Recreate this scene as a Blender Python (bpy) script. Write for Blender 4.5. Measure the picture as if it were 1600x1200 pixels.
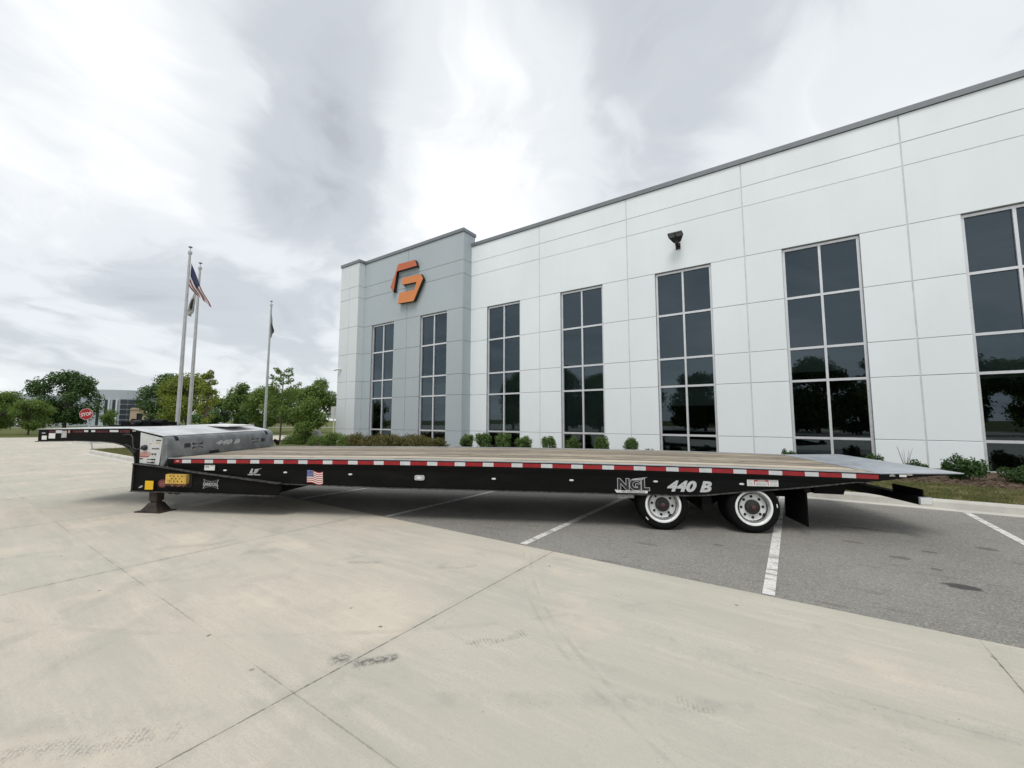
import bpy, bmesh, math, random
import numpy as np
from mathutils import Vector, Matrix

random.seed(7)
rng = np.random.default_rng(7)
scene = bpy.context.scene
for o in list(bpy.data.objects):
    bpy.data.objects.remove(o)
COL = scene.collection
R = math.radians

# ------------------------------------------------------------------ camera
CAM_H = 1.65
cam_data = bpy.data.cameras.new('camera')
cam = bpy.data.objects.new('camera', cam_data)
COL.objects.link(cam)
cam_data.sensor_fit = 'HORIZONTAL'
cam_data.sensor_width = 36.0
cam_data.lens = 36.0 * 638.3 / 1600.0
cam_data.clip_start = 0.05
cam_data.clip_end = 3000
cam.matrix_world = (Matrix.Translation((0, 0, CAM_H)) @ Matrix.Rotation(R(90 + 5.10), 4, 'X')
                    @ Matrix.Rotation(R(0.10), 4, 'Z'))
scene.camera = cam

# ------------------------------------------------------------------ render / exposure
scene.view_settings.view_transform = 'Standard'
scene.view_settings.look = 'None'
scene.view_settings.exposure = 0.35
scene.view_settings.gamma = 1.0
scene.view_settings.use_curve_mapping = False

# ------------------------------------------------------------------ sun
SUN_EL, SUN_AZ = 62.0, 196.0      # azimuth measured clockwise from +Y
sd = bpy.data.lights.new('sun', 'SUN')
sd.energy = 1.4
sd.angle = R(24)
sd.color = (1.0, 0.965, 0.91)
sun = bpy.data.objects.new('sun', sd)
COL.objects.link(sun)
sun_dir = Vector((math.sin(R(SUN_AZ)) * math.cos(R(SUN_EL)), math.cos(R(SUN_AZ)) * math.cos(R(SUN_EL)), math.sin(R(SUN_EL))))
sun.rotation_euler = (-sun_dir).to_track_quat('-Z', 'Y').to_euler()
sun.location = (0, 0, 40)

# ------------------------------------------------------------------ world: overcast sky
world = bpy.data.worlds.new('World')
scene.world = world
world.use_nodes = True
nt = world.node_tree
nt.nodes.clear()

def N(tree, kind, **kw):
    n = tree.nodes.new(kind)
    for k, v in kw.items():
        setattr(n, k, v)
    return n

def setin(tree, sock, v):
    if hasattr(v, 'is_output') or hasattr(v, 'links'):
        tree.links.new(v, sock)
    else:
        sock.default_value = v

def M(tree, op, a, b=0.0, c=0.0, clamp=False):
    n = N(tree, 'ShaderNodeMath', operation=op, use_clamp=clamp)
    setin(tree, n.inputs[0], a)
    if op not in ('SINE', 'COSINE', 'ABSOLUTE', 'FLOOR', 'FRACT', 'SQRT'):
        setin(tree, n.inputs[1], b)
    if op in ('MULTIPLY_ADD', 'SMOOTH_MIN', 'SMOOTH_MAX', 'COMPARE'):
        setin(tree, n.inputs[2], c)
    return n.outputs[0]

def VM(tree, op, a, b=None, scale=None):
    n = N(tree, 'ShaderNodeVectorMath', operation=op)
    setin(tree, n.inputs[0], a)
    if b is not None:
        setin(tree, n.inputs[1], b)
    if scale is not None:
        setin(tree, n.inputs[3], scale)
    return n

def MR(tree, v, a, b, c=0.0, d=1.0, smooth=True):
    n = N(tree, 'ShaderNodeMapRange')
    n.interpolation_type = 'SMOOTHSTEP' if smooth else 'LINEAR'
    n.clamp = True
    setin(tree, n.inputs[0], v)
    for i, q in enumerate((a, b, c, d)):
        setin(tree, n.inputs[1 + i], q)
    return n.outputs[0]

def MIX(tree, f, a, b, mode='MIX'):
    n = N(tree, 'ShaderNodeMix', data_type='RGBA', blend_type=mode)
    setin(tree, n.inputs[0], f)
    setin(tree, n.inputs[6], a)
    setin(tree, n.inputs[7], b)
    return n.outputs[2]

def NOISE(tree, vec, scale, detail=4.0, rough=0.55, dist=0.0, dims='3D'):
    n = N(tree, 'ShaderNodeTexNoise', noise_dimensions=dims)
    if vec is not None:
        tree.links.new(vec, n.inputs['Vector'])
    n.inputs['Scale'].default_value = scale
    n.inputs['Detail'].default_value = detail
    n.inputs['Roughness'].default_value = rough
    n.inputs['Distortion'].default_value = dist
    return n.outputs[0]

def MAPV(tree, vec, loc=(0, 0, 0), rot=(0, 0, 0), scale=(1, 1, 1)):
    n = N(tree, 'ShaderNodeMapping')
    tree.links.new(vec, n.inputs[0])
    n.inputs[1].default_value = loc
    n.inputs[2].default_value = rot
    n.inputs[3].default_value = scale
    return n.outputs[0]

def rgb(h, a=1.0):
    return (h[0], h[1], h[2], a)

tc = N(nt, 'ShaderNodeTexCoord')
dirv = VM(nt, 'NORMALIZE', tc.outputs['Generated']).outputs[0]
sep = N(nt, 'ShaderNodeSeparateXYZ')
nt.links.new(dirv, sep.inputs[0])
dz = M(nt, 'MAXIMUM', sep.outputs[2], 0.0)
inv = M(nt, 'DIVIDE', 1.0, M(nt, 'ADD', dz, 0.24))
plane = VM(nt, 'SCALE', dirv, scale=inv).outputs[0]           # cloud deck seen in perspective
wn_ = N(nt, 'ShaderNodeTexNoise')
nt.links.new(MAPV(nt, plane, scale=(1.0, 0.8, 0.0)), wn_.inputs['Vector'])
wn_.inputs['Scale'].default_value = 1.6
wn_.inputs['Detail'].default_value = 3.0
warp = wn_.outputs[1]
pv = VM(nt, 'ADD', plane, VM(nt, 'SCALE', VM(nt, 'SUBTRACT', warp, (0.5, 0.5, 0.5)).outputs[0], scale=0.9).outputs[0]).outputs[0]
n1 = NOISE(nt, MAPV(nt, pv, loc=(3.1, 1.7, 0.4), rot=(0, 0, R(-12)), scale=(0.85, 0.55, 0.0)), 1.7, 6.0, 0.50)
n2 = NOISE(nt, MAPV(nt, pv, loc=(7.3, 2.2, 3.0), rot=(0, 0, R(14)), scale=(1.2, 0.85, 0.0)), 4.2, 6.0, 0.55)
dens = M(nt, 'ADD', M(nt, 'ADD', M(nt, 'MULTIPLY', n1, 0.62), 0.06), M(nt, 'MULTIPLY', n2, 0.26))

def pix_dir(px, py):
    a, b = (px - 800) / 638.3, -(py - 600) / 638.3
    c, s = math.cos(R(5.1)), math.sin(R(5.1))
    return Vector((a, c - b * s, s + b * c)).normalized()

def lobe(px, py, deg):
    d = VM(nt, 'DOT_PRODUCT', dirv, tuple(pix_dir(px, py))).outputs[1]
    return MR(nt, d, math.cos(R(deg)), 1.0, 0.0, 1.0)
# individual cloud masses of this sky: thick grey ones and thin bright ones
dens = M(nt, 'ADD', dens, -0.025)
for px, py, deg, amt in ((540, 200, 20, .16), (1000, 70, 26, .085), (510, 280, 11, .09), (280, 500, 13, .04), (90, 470, 12, .04),
                         (770, 240, 19, -.17), (310, 110, 14, -.06), (620, 350, 8, -.06), (1330, 160, 16, -.12), (100, 200, 20, -.04)):
    dens = M(nt, 'ADD', dens, M(nt, 'MULTIPLY', lobe(px, py, deg), amt))
ramp = N(nt, 'ShaderNodeValToRGB')
nt.links.new(dens, ramp.inputs[0])
ramp.color_ramp.interpolation = 'EASE'
els = ramp.color_ramp.elements
els[0].position, els[0].color = 0.34, (0.85, 0.865, 0.87, 1)
els[1].position, els[1].color = 0.78, (0.335, 0.35, 0.38, 1)
e_ = els.new(0.46); e_.color = (0.69, 0.72, 0.745, 1)
e_ = els.new(0.58); e_.color = (0.515, 0.545, 0.575, 1)
sky = N(nt, 'ShaderNodeTexSky', sky_type='NISHITA')
sky.sun_disc = False
sky.sun_elevation = R(SUN_EL)
sky.sun_rotation = R(SUN_AZ)
skyc = VM(nt, 'SCALE', sky.outputs[0], scale=0.10).outputs[0]
horizon = MR(nt, sep.outputs[2], 0.0, 0.16, 0.35, 0.0)
cloud = MIX(nt, horizon, ramp.outputs[0], (0.70, 0.735, 0.75, 1))
final = MIX(nt, 0.93, skyc, cloud)
bg = N(nt, 'ShaderNodeBackground')
bg.inputs[1].default_value = 1.0
nt.links.new(final, bg.inputs[0])
wo = N(nt, 'ShaderNodeOutputWorld')
nt.links.new(bg.outputs[0], wo.inputs[0])

# ------------------------------------------------------------------ materials
MATS = {}

def newmat(name):
    m = bpy.data.materials.new(name)
    m.use_nodes = True
    t = m.node_tree
    t.nodes.clear()
    out = N(t, 'ShaderNodeOutputMaterial')
    b = N(t, 'ShaderNodeBsdfPrincipled')
    t.links.new(b.outputs[0], out.inputs[0])
    MATS[name] = m
    return m, t, b, out

def simple(name, c, rough=0.6, metal=0.0, var=0.10, scale=3.0, bump=0.0, bscale=60.0, coat=0.0, c2=None, dirt=0.0, spec=0.5):
    m, t, b, out = newmat(name)
    co = N(t, 'ShaderNodeTexCoord').outputs['Object']
    n = NOISE(t, co, scale, 5.0, 0.6)
    base = MIX(t, MR(t, n, 0.3, 0.7), rgb([x * (1 - var) for x in c]), rgb([min(1, x * (1 + var)) for x in c]) if c2 is None else rgb(c2))
    if dirt:
        dn = NOISE(t, MAPV(t, co, scale=(1, 1, .5)), scale * 2.3, 6.0, 0.7)
        base = MIX(t, MR(t, dn, 0.52, 0.78, 0, dirt), base, (0.16, 0.14, 0.115, 1))
    t.links.new(base, b.inputs['Base Color'])
    b.inputs['Roughness'].default_value = rough
    rn = MR(t, NOISE(t, co, scale * 4, 4.0, 0.6), 0.3, 0.7, max(0.02, rough - 0.08), min(1, rough + 0.08))
    t.links.new(rn, b.inputs['Roughness'])
    b.inputs['Metallic'].default_value = metal
    b.inputs['Coat Weight'].default_value = coat
    b.inputs['Specular IOR Level'].default_value = spec
    if bump:
        bp = N(t, 'ShaderNodeBump')
        bp.inputs['Strength'].default_value = bump
        bp.inputs['Distance'].default_value = 0.01
        t.links.new(NOISE(t, co, bscale, 4.0, 0.6), bp.inputs['Height'])
        t.links.new(bp.outputs[0], b.inputs['Normal'])
    return m

TH = R(34.378)   # the building line is turned by this angle

def lot_coords(t):
    """lot coordinates in metres: x along the building, y towards it"""
    g = N(t, 'ShaderNodeNewGeometry')
    return MAPV(t, g.outputs['Position'], rot=(0, 0, TH))

def box_mask(t, co, cx, cy, ang, lx, ly, soft):
    v = MAPV(t, VM(t, 'SUBTRACT', co, (cx, cy, 0)).outputs[0], rot=(0, 0, -ang))
    s = N(t, 'ShaderNodeSeparateXYZ')
    t.links.new(v, s.inputs[0])
    mx = MR(t, M(t, 'ABSOLUTE', s.outputs[0]), lx, lx - soft, 0, 1)
    my = MR(t, M(t, 'ABSOLUTE', s.outputs[1]), ly, ly - soft, 0, 1)
    return M(t, 'MULTIPLY', mx, my), v

def mk_concrete():
    m, t, b, out = newmat('concrete')
    co = lot_coords(t)
    big = NOISE(t, co, 0.22, 3.0, 0.5)
    mid = NOISE(t, MAPV(t, co, rot=(0, 0, R(8)), scale=(0.35, 1.6, 1)), 1.3, 8.0, 0.70)
    sweep = NOISE(t, MAPV(t, co, rot=(0, 0, R(-6)), scale=(0.5, 5.0, 1)), 2.0, 5.0, 0.6)
    fine = NOISE(t, co, 45.0, 4.0, 0.7)
    grit = NOISE(t, co, 190.0, 2.0, 0.6)
    c = MIX(t, MR(t, big, 0.35, 0.65), (0.515, 0.49, 0.415, 1), (0.60, 0.53, 0.44, 1))
    c = MIX(t, MR(t, mid, 0.40, 0.64, 0, 0.72), c, (0.42, 0.40, 0.34, 1))
    c = MIX(t, MR(t, sweep, 0.48, 0.70, 0, 0.45), c, (0.68, 0.61, 0.51, 1))
    c = MIX(t, MR(t, fine, 0.40, 0.66, 0, 0.45), c, (0.42, 0.395, 0.335, 1))
    c = MIX(t, MR(t, grit, 0.48, 0.68, 0, 0.55), c, (0.31, 0.29, 0.245, 1))
    broom = NOISE(t, MAPV(t, co, rot=(0, 0, R(2)), scale=(1.2, 60.0, 1)), 4.0, 3.0, 0.6)
    c = MIX(t, MR(t, broom, 0.42, 0.66, 0, 0.22), c, (0.36, 0.34, 0.29, 1))
    stain = NOISE(t, co, 1.9, 6.0, 0.7, 0.6)
    c = MIX(t, MR(t, stain, 0.54, 0.72, 0, 0.45), c, (0.33, 0.315, 0.27, 1))
    # every slab cast from a slightly different mix
    sp = N(t, 'ShaderNodeSeparateXYZ')
    t.links.new(co, sp.inputs[0])
    ix = M(t, 'FLOOR', M(t, 'DIVIDE', M(t, 'ADD', sp.outputs[0], 2.58), 3.667))
    iy = M(t, 'FLOOR', M(t, 'DIVIDE', M(t, 'SUBTRACT', sp.outputs[1], 1.43), 3.667))
    cb = N(t, 'ShaderNodeCombineXYZ')
    t.links.new(ix, cb.inputs[0]); t.links.new(iy, cb.inputs[1])
    wn = N(t, 'ShaderNodeTexWhiteNoise', noise_dimensions='2D')
    t.links.new(cb.outputs[0], wn.inputs[0])
    c = MIX(t, M(t, 'MULTIPLY', wn.outputs[0], 0.26), c, (0.37, 0.37, 0.335, 1))
    # grime worked into the joints, patchy
    for ax, off in ((0, 2.58), (1, -1.43)):
        fx = M(t, 'FRACT', M(t, 'ADD', M(t, 'DIVIDE', M(t, 'ADD', sp.outputs[ax], off), 3.667), 0.5))
        dj = M(t, 'MULTIPLY', M(t, 'ABSOLUTE', M(t, 'SUBTRACT', fx, 0.5)), 3.667)
        dj = M(t, 'ADD', dj, M(t, 'MULTIPLY', M(t, 'SUBTRACT', NOISE(t, co, 16.0, 4.0, 0.7), 0.5), 0.03))
        patch = MR(t, NOISE(t, co, 0.8 + .3 * ax, 5.0, 0.7), (0.36, 0.48)[ax], (0.48, 0.58)[ax])
        c = MIX(t, M(t, 'MULTIPLY', MR(t, dj, 0.009, 0.002, 0, (0.85, 0.38)[ax]), patch), c, (0.12, 0.112, 0.095, 1))
        c = MIX(t, M(t, 'MULTIPLY', MR(t, dj, 0.11, 0.01, 0, 0.16), patch), c, (0.27, 0.26, 0.225, 1))
    tint = NOISE(t, co, 0.75, 5.0, 0.6)
    c = MIX(t, MR(t, tint, 0.42, 0.50, 0.32, 0.0), c, (0.44, 0.42, 0.35, 1))
    c = MIX(t, MR(t, tint, 0.54, 0.64, 0.0, 0.40), c, (0.62, 0.535, 0.435, 1))
    pit = N(t, 'ShaderNodeTexVoronoi')
    pit.inputs['Scale'].default_value = 26.0
    t.links.new(co, pit.inputs['Vector'])
    c = MIX(t, M(t, 'MULTIPLY', MR(t, pit.outputs['Distance'], 0.16, 0.08, 0, 0.55), MR(t, NOISE(t, co, 3.0, 3.0), 0.52, 0.60)), c, (0.24, 0.225, 0.19, 1))
    # small oil drips and chewing gum
    vor = N(t, 'ShaderNodeTexVoronoi')
    vor.inputs['Scale'].default_value = 2.6
    t.links.new(VM(t, 'ADD', co, VM(t, 'SCALE', NOISE_V(t, co, 9.0), scale=0.05).outputs[0]).outputs[0], vor.inputs['Vector'])
    keep = MR(t, NOISE(t, co, 0.9, 2.0), 0.42, 0.50)
    spot = M(t, 'MULTIPLY', MR(t, vor.outputs['Distance'], 0.055, 0.03, 0, 0.75), keep)
    c = MIX(t, spot, c, (0.085, 0.08, 0.07, 1))
    vor2 = N(t, 'ShaderNodeTexVoronoi')
    vor2.inputs['Scale'].default_value = 8.0
    t.links.new(co, vor2.inputs['Vector'])
    c = MIX(t, M(t, 'MULTIPLY', MR(t, vor2.outputs['Distance'], 0.07, 0.03, 0, 0.55), MR(t, NOISE(t, co, 1.7, 2.0), 0.46, 0.54)), c, (0.14, 0.13, 0.115, 1))
    # rubber scuffs where tyres turned
    for cx, cy, ang, lx, ly, amt in ((-2.67, 1.80, R(52), .10, .10, .8), (-2.45, 1.93, R(52), .17, .07, .9), (-5.6, 2.6, R(45), .25, .16, .25),
                                     (-4.2, 3.1, R(35), .22, .07, .35), (-6.6, 2.2, R(50), .4, .1, .22), (1.3, 2.5, R(5), .5, .03, .22), (0.3, 3.3, R(3), .6, .02, .2)):
        mk, v = box_mask(t, co, cx, cy, ang, lx, ly, min(lx, ly) * .8)
        tex = MR(t, NOISE(t, v, 26.0, 4.0, 0.7), 0.36, 0.6)
        c = MIX(t, M(t, 'MULTIPLY', M(t, 'MULTIPLY', mk, tex), amt), c, (0.10, 0.098, 0.09, 1))
    # tread prints
    for cx, cy, ang, lx, ly, amt in ((-3.05, .62, R(50), .45, .10, .42), (-1.93, 2.62, R(58), .26, .07, .55), (-3.2, 3.6, R(50), .24, .07, .5),
                                     (-5.3, 1.7, R(48), .7, .09, .22), (-0.55, 2.7, R(20), .12, .08, .4), (-7.2, 1.2, R(30), 1.2, .1, .2)):
        mk, v = box_mask(t, co, cx, cy, ang, lx, ly, min(lx, ly) * .5)
        w = N(t, 'ShaderNodeTexWave', wave_type='BANDS', bands_direction='X')
        w.inputs['Scale'].default_value = 12.0
        w.inputs['Distortion'].default_value = 7.0
        w.inputs['Detail'].default_value = 2.0
        w.inputs['Detail Scale'].default_value = 6.0
        t.links.new(v, w.inputs[0])
        tr = M(t, 'MULTIPLY', MR(t, w.outputs[1], 0.55, 0.75), MR(t, NOISE(t, v, 7.0, 3.0), 0.4, 0.55))
        c = MIX(t, M(t, 'MULTIPLY', M(t, 'MULTIPLY', mk, tr), amt), c, (0.15, 0.145, 0.13, 1))
    # long curved tyre sweeps
    for cx, cy, r0, w_, amt in ((1.81, 6.90, 5.17, .03, .26), (1.81, 6.90, 5.27, .025, .20), (1.81, 6.90, 5.05, .10, .12), (-9.0, 9.5, 9.62, .05, .2), (-14, -6, 11.2, .12, .22), (-14, -6, 11.9, .12, .16), (6, -9, 13.4, .1, .2), (-3, -16, 19.5, .14, .16)):
        d = VM(t, 'LENGTH', VM(t, 'SUBTRACT', co, (cx, cy, 0)).outputs[0]).outputs[1]
        k = MR(t, M(t, 'ABSOLUTE', M(t, 'SUBTRACT', d, r0)), w_, w_ * .3, 0, 1)
        k = M(t, 'MULTIPLY', k, MR(t, NOISE(t, co, 3.0, 5.0, 0.7), 0.42, 0.62))
        c = MIX(t, M(t, 'MULTIPLY', k, amt), c, (0.22, 0.22, 0.205, 1))
    t.links.new(c, b.inputs['Base Color'])
    b.inputs['Roughness'].default_value = 0.82
    b.inputs['Specular IOR Level'].default_value = 0.35
    bp = N(t, 'ShaderNodeBump')
    bp.inputs['Strength'].default_value = 0.35
    bp.inputs['Distance'].default_value = 0.004
    t.links.new(M(t, 'ADD', grit, M(t, 'MULTIPLY', fine, 0.8)), bp.inputs['Height'])
    t.links.new(bp.outputs[0], b.inputs['Normal'])

def NOISE_V(t, vec, scale):
    n = N(t, 'ShaderNodeTexNoise')
    t.links.new(vec, n.inputs['Vector'])
    n.inputs['Scale'].default_value = scale
    return n.outputs[1]

def mk_asphalt():
    m, t, b, out = newmat('asphalt')
    co = lot_coords(t)
    big = NOISE(t, co, 0.5, 4.0, 0.6)
    agg = N(t, 'ShaderNodeTexVoronoi')
    agg.inputs['Scale'].default_value = 95.0
    t.links.new(co, agg.inputs['Vector'])
    fine = NOISE(t, co, 70.0, 4.0, 0.7)
    c = MIX(t, MR(t, big, 0.35, 0.65), (0.18, 0.172, 0.155, 1), (0.235, 0.225, 0.20, 1))
    c = MIX(t, MR(t, fine, 0.35, 0.7, 0, 0.55), c, (0.27, 0.26, 0.235, 1))
    spv = N(t, 'ShaderNodeSeparateXYZ')
    t.links.new(agg.outputs['Color'], spv.inputs[0])
    c = MIX(t, MR(t, spv.outputs[0], 0.6, 1.0, 0, 0.6), c, (0.40, 0.385, 0.35, 1))
    c = MIX(t, MR(t, spv.outputs[1], 0.7, 1.0, 0, 0.5), c, (0.06, 0.06, 0.058, 1))
    st = NOISE(t, MAPV(t, co, rot=(0, 0, R(-4)), scale=(0.7, 3.0, 1)), 2.2, 5.0, 0.6)
    c = MIX(t, MR(t, st, 0.56, 0.74, 0, 0.55), c, (0.10, 0.096, 0.088, 1))
    for cx, cy, lx, ly, amt in ((1.33, 6.06, .17, .10, .85), (1.0, 6.9, .12, .07, .5), (1.35, 7.4, .1, .06, .5), (.6, 7.4, .14, .05, .4), (1.25, 6.6, .07, .05, .5), (-.9, 6.2, .08, .05, .4),
                                (.9, 8.4, .4, .1, .35), (2.0, 8.0, .12, .1, .45), (2.7, 7.2, .3, .12, .3), (-1.7, 5.7, .2, .06, .3)):
        d = VM(t, 'MULTIPLY', VM(t, 'SUBTRACT', co, (cx, cy, 0)).outputs[0], (1 / lx, 1 / ly, 0)).outputs[0]
        l = VM(t, 'LENGTH', d).outputs[1]
        l = M(t, 'ADD', l, M(t, 'MULTIPLY', M(t, 'SUBTRACT', NOISE(t, co, 14.0, 3.0), 0.5), 0.8))
        c = MIX(t, MR(t, l, 1.05, 0.65, 0, amt), c, (0.03, 0.03, 0.03, 1))
    t.links.new(c, b.inputs['Base Color'])
    b.inputs['Roughness'].default_value = 0.88
    bp = N(t, 'ShaderNodeBump')
    bp.inputs['Strength'].default_value = 0.8
    bp.inputs['Distance'].default_value = 0.006
    t.links.new(M(t, 'ADD', agg.outputs['Distance'], fine), bp.inputs['Height'])
    t.links.new(bp.outputs[0], b.inputs['Normal'])

def mk_paint_line():
    m, t, b, out = newmat('road_paint')
    co = lot_coords(t)
    c = MIX(t, MR(t, NOISE(t, co, 22.0, 6.0, 0.75), 0.48, 0.62, 0, 0.75), (0.66, 0.65, 0.62, 1), (0.30, 0.29, 0.265, 1))
    c = MIX(t, MR(t, NOISE(t, MAPV(t, co, scale=(.5, 3, 1)), 3.0, 5.0, 0.7), 0.52, 0.62, 0, 0.8), c, (0.24, 0.23, 0.205, 1))
    t.links.new(c, b.inputs['Base Color'])
    b.inputs['Roughness'].default_value = 0.7

def mk_wall(name, c, sc=1.0):
    m, t, b, out = newmat(name)
    g = N(t, 'ShaderNodeNewGeometry').outputs['Position']
    big = NOISE(t, MAPV(t, g, scale=(0.5, 0.5, 0.25)), 0.7, 4.0, 0.6)
    streak = NOISE(t, MAPV(t, g, scale=(3.0, 3.0, 0.15)), 1.5, 5.0, 0.6)
    base = MIX(t, MR(t, big, 0.3, 0.7, 0, 1), rgb([x * .965 for x in c]), rgb([min(.92, x * 1.03) for x in c]))
    base = MIX(t, MR(t, streak, 0.5, 0.8, 0, 0.10), base, rgb([x * .85 for x in c]))
    oi = N(t, 'ShaderNodeObjectInfo')
    base = MIX(t, M(t, 'MULTIPLY', oi.outputs['Random'], 0.16), base, rgb([x * .82 for x in c]))
    t.links.new(base, b.inputs['Base Color'])
    b.inputs['Roughness'].default_value = 0.75
    b.inputs['Specular IOR Level'].default_value = 0.3
    bp = N(t, 'ShaderNodeBump')
    bp.inputs['Strength'].default_value = 0.15
    bp.inputs['Distance'].default_value = 0.004
    t.links.new(NOISE(t, g, 25.0, 5.0, 0.7), bp.inputs['Height'])
    t.links.new(bp.outputs[0], b.inputs['Normal'])

def mk_glass():
    m, t, b, out = newmat('tinted_glass')
    t.nodes.remove(b)
    g = N(t, 'ShaderNodeNewGeometry').outputs['Position']
    bp = N(t, 'ShaderNodeBump')
    bp.inputs['Strength'].default_value = 0.02
    bp.inputs['Distance'].default_value = 0.02
    t.links.new(NOISE(t, g, 0.8, 1.0), bp.inputs['Height'])
    fr = N(t, 'ShaderNodeFresnel')
    fr.inputs[0].default_value = 1.86
    tr = N(t, 'ShaderNodeBsdfTransparent')
    tr.inputs[0].default_value = (0.36, 0.42, 0.43, 1)
    gl = N(t, 'ShaderNodeBsdfGlossy')
    gl.inputs['Color'].default_value = (0.70, 0.87, 1.0, 1)
    gl.inputs['Roughness'].default_value = 0.004
    t.links.new(bp.outputs[0], gl.inputs['Normal'])
    mx = N(t, 'ShaderNodeMixShader')
    t.links.new(fr.outputs[0], mx.inputs[0])
    t.links.new(tr.outputs[0], mx.inputs[1])
    t.links.new(gl.outputs[0], mx.inputs[2])
    t.links.new(mx.outputs[0], out.inputs[0])

def mk_wood():
    m, t, b, out = newmat('deck_wood')
    tcn = N(t, 'ShaderNodeTexCoord')
    oi = N(t, 'ShaderNodeObjectInfo')
    off = N(t, 'ShaderNodeCombineXYZ')
    t.links.new(M(t, 'MULTIPLY', oi.outputs['Random'], 37.0), off.inputs[0])
    t.links.new(M(t, 'MULTIPLY', oi.outputs['Random'], 11.0), off.inputs[2])
    co = VM(t, 'ADD', tcn.outputs['Object'], off.outputs[0]).outputs[0]
    grain = NOISE(t, MAPV(t, co, scale=(0.7, 22.0, 6.0)), 3.0, 6.0, 0.65, 0.4)
    wear = NOISE(t, MAPV(t, co, scale=(0.6, 2.5, 1.0)), 1.3, 5.0, 0.6)
    c = MIX(t, MR(t, grain, 0.3, 0.7), (0.24, 0.19, 0.135, 1), (0.52, 0.44, 0.33, 1))
    c = MIX(t, MR(t, wear, 0.38, 0.60, 0, 0.80), c, (0.17, 0.15, 0.12, 1))
    c = MIX(t, MR(t, oi.outputs['Random'], 0.45, 1.0, 0, .6), c, (0.70, 0.64, 0.54, 1))
    c = MIX(t, MR(t, oi.outputs['Random'], 0.4, 0.0, 0, .55), c, (0.15, 0.125, 0.095, 1))
    c = MIX(t, MR(t, NOISE(t, MAPV(t, co, scale=(1.2, 30, 4)), 2.0, 4.0, 0.7), 0.54, 0.66, 0, 0.9), c, (0.07, 0.062, 0.05, 1))
    t.links.new(c, b.inputs['Base Color'])
    b.inputs['Roughness'].default_value = 0.8
    bp = N(t, 'ShaderNodeBump')
    bp.inputs['Strength'].default_value = 0.5
    bp.inputs['Distance'].default_value = 0.004
    t.links.new(grain, bp.inputs['Height'])
    t.links.new(bp.outputs[0], b.inputs['Normal'])

def mk_leaf(name, c1, c2, c3):
    m, t, b, out = newmat(name)
    g = N(t, 'ShaderNodeNewGeometry')
    r = N(t, 'ShaderNodeValToRGB')
    t.links.new(g.outputs['Random Per Island'], r.inputs[0])
    r.color_ramp.elements[0].color = rgb(c1)
    r.color_ramp.elements[1].color = rgb(c3)
    e = r.color_ramp.elements.new(0.5)
    e.color = rgb(c2)
    oi = N(t, 'ShaderNodeObjectInfo')
    cc = MIX(t, M(t, 'MULTIPLY', oi.outputs['Random'], 0.35), r.outputs[0], rgb(c1))
    t.links.new(cc, b.inputs['Base Color'])
    b.inputs['Roughness'].default_value = 0.55
    b.inputs['Specular IOR Level'].default_value = 0.3
    tl = N(t, 'ShaderNodeBsdfTranslucent')
    t.links.new(MIX(t, 0.5, cc, (c3[0] * 1.3, c3[1] * 1.3, c3[2] * .6, 1)), tl.inputs[0])
    mx = N(t, 'ShaderNodeMixShader')
    mx.inputs[0].default_value = 0.28
    t.links.new(b.outputs[0], mx.inputs[1])
    t.links.new(tl.outputs[0], mx.inputs[2])
    t.links.new(mx.outputs[0], out.inputs[0])

def mk_turf(name, a, b_, c_, dry):
    m, t, b, out = newmat(name)
    g = N(t, 'ShaderNodeNewGeometry').outputs['Position']
    c = MIX(t, MR(t, NOISE(t, g, 1.2, 5.0, 0.6), 0.35, 0.65), rgb(a), rgb(b_))
    c = MIX(t, MR(t, NOISE(t, g, 40.0, 4.0, 0.7), 0.4, 0.7, 0, .6), c, rgb(c_))
    c = MIX(t, MR(t, NOISE(t, g, 0.45, 4.0, 0.65), 0.5, 0.7, 0, .6), c, rgb(dry))
    t.links.new(c, b.inputs['Base Color'])
    b.inputs['Roughness'].default_value = 0.9
    b.inputs['Specular IOR Level'].default_value = 0.1
    bp = N(t, 'ShaderNodeBump')
    bp.inputs['Strength'].default_value = 0.8
    bp.inputs['Distance'].default_value = 0.03
    t.links.new(NOISE(t, g, 30.0, 4.0, 0.7), bp.inputs['Height'])
    t.links.new(bp.outputs[0], b.inputs['Normal'])

def mk_dirtyblack(name, c=(0.012, 0.012, 0.013), rough=0.38, dust=0.25):
    m, t, b, out = newmat(name)
    co = N(t, 'ShaderNodeTexCoord').outputs['Object']
    d1 = NOISE(t, MAPV(t, co, scale=(0.8, 1, 3.0)), 1.6, 6.0, 0.65)
    d2 = NOISE(t, MAPV(t, co, scale=(1.0, 1, 0.3)), 14.0, 5.0, 0.7)
    c0 = MIX(t, MR(t, d1, 0.42, 0.75, 0, dust), rgb(c), (0.075, 0.07, 0.062, 1))
    c0 = MIX(t, MR(t, d2, 0.62, 0.8, 0, dust * .9), c0, (0.12, 0.11, 0.10, 1))
    t.links.new(c0, b.inputs['Base Color'])
    t.links.new(MR(t, d1, 0.3, 0.7, rough - .06, rough + .2), b.inputs['Roughness'])
    b.inputs['Specular IOR Level'].default_value = 0.13

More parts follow.
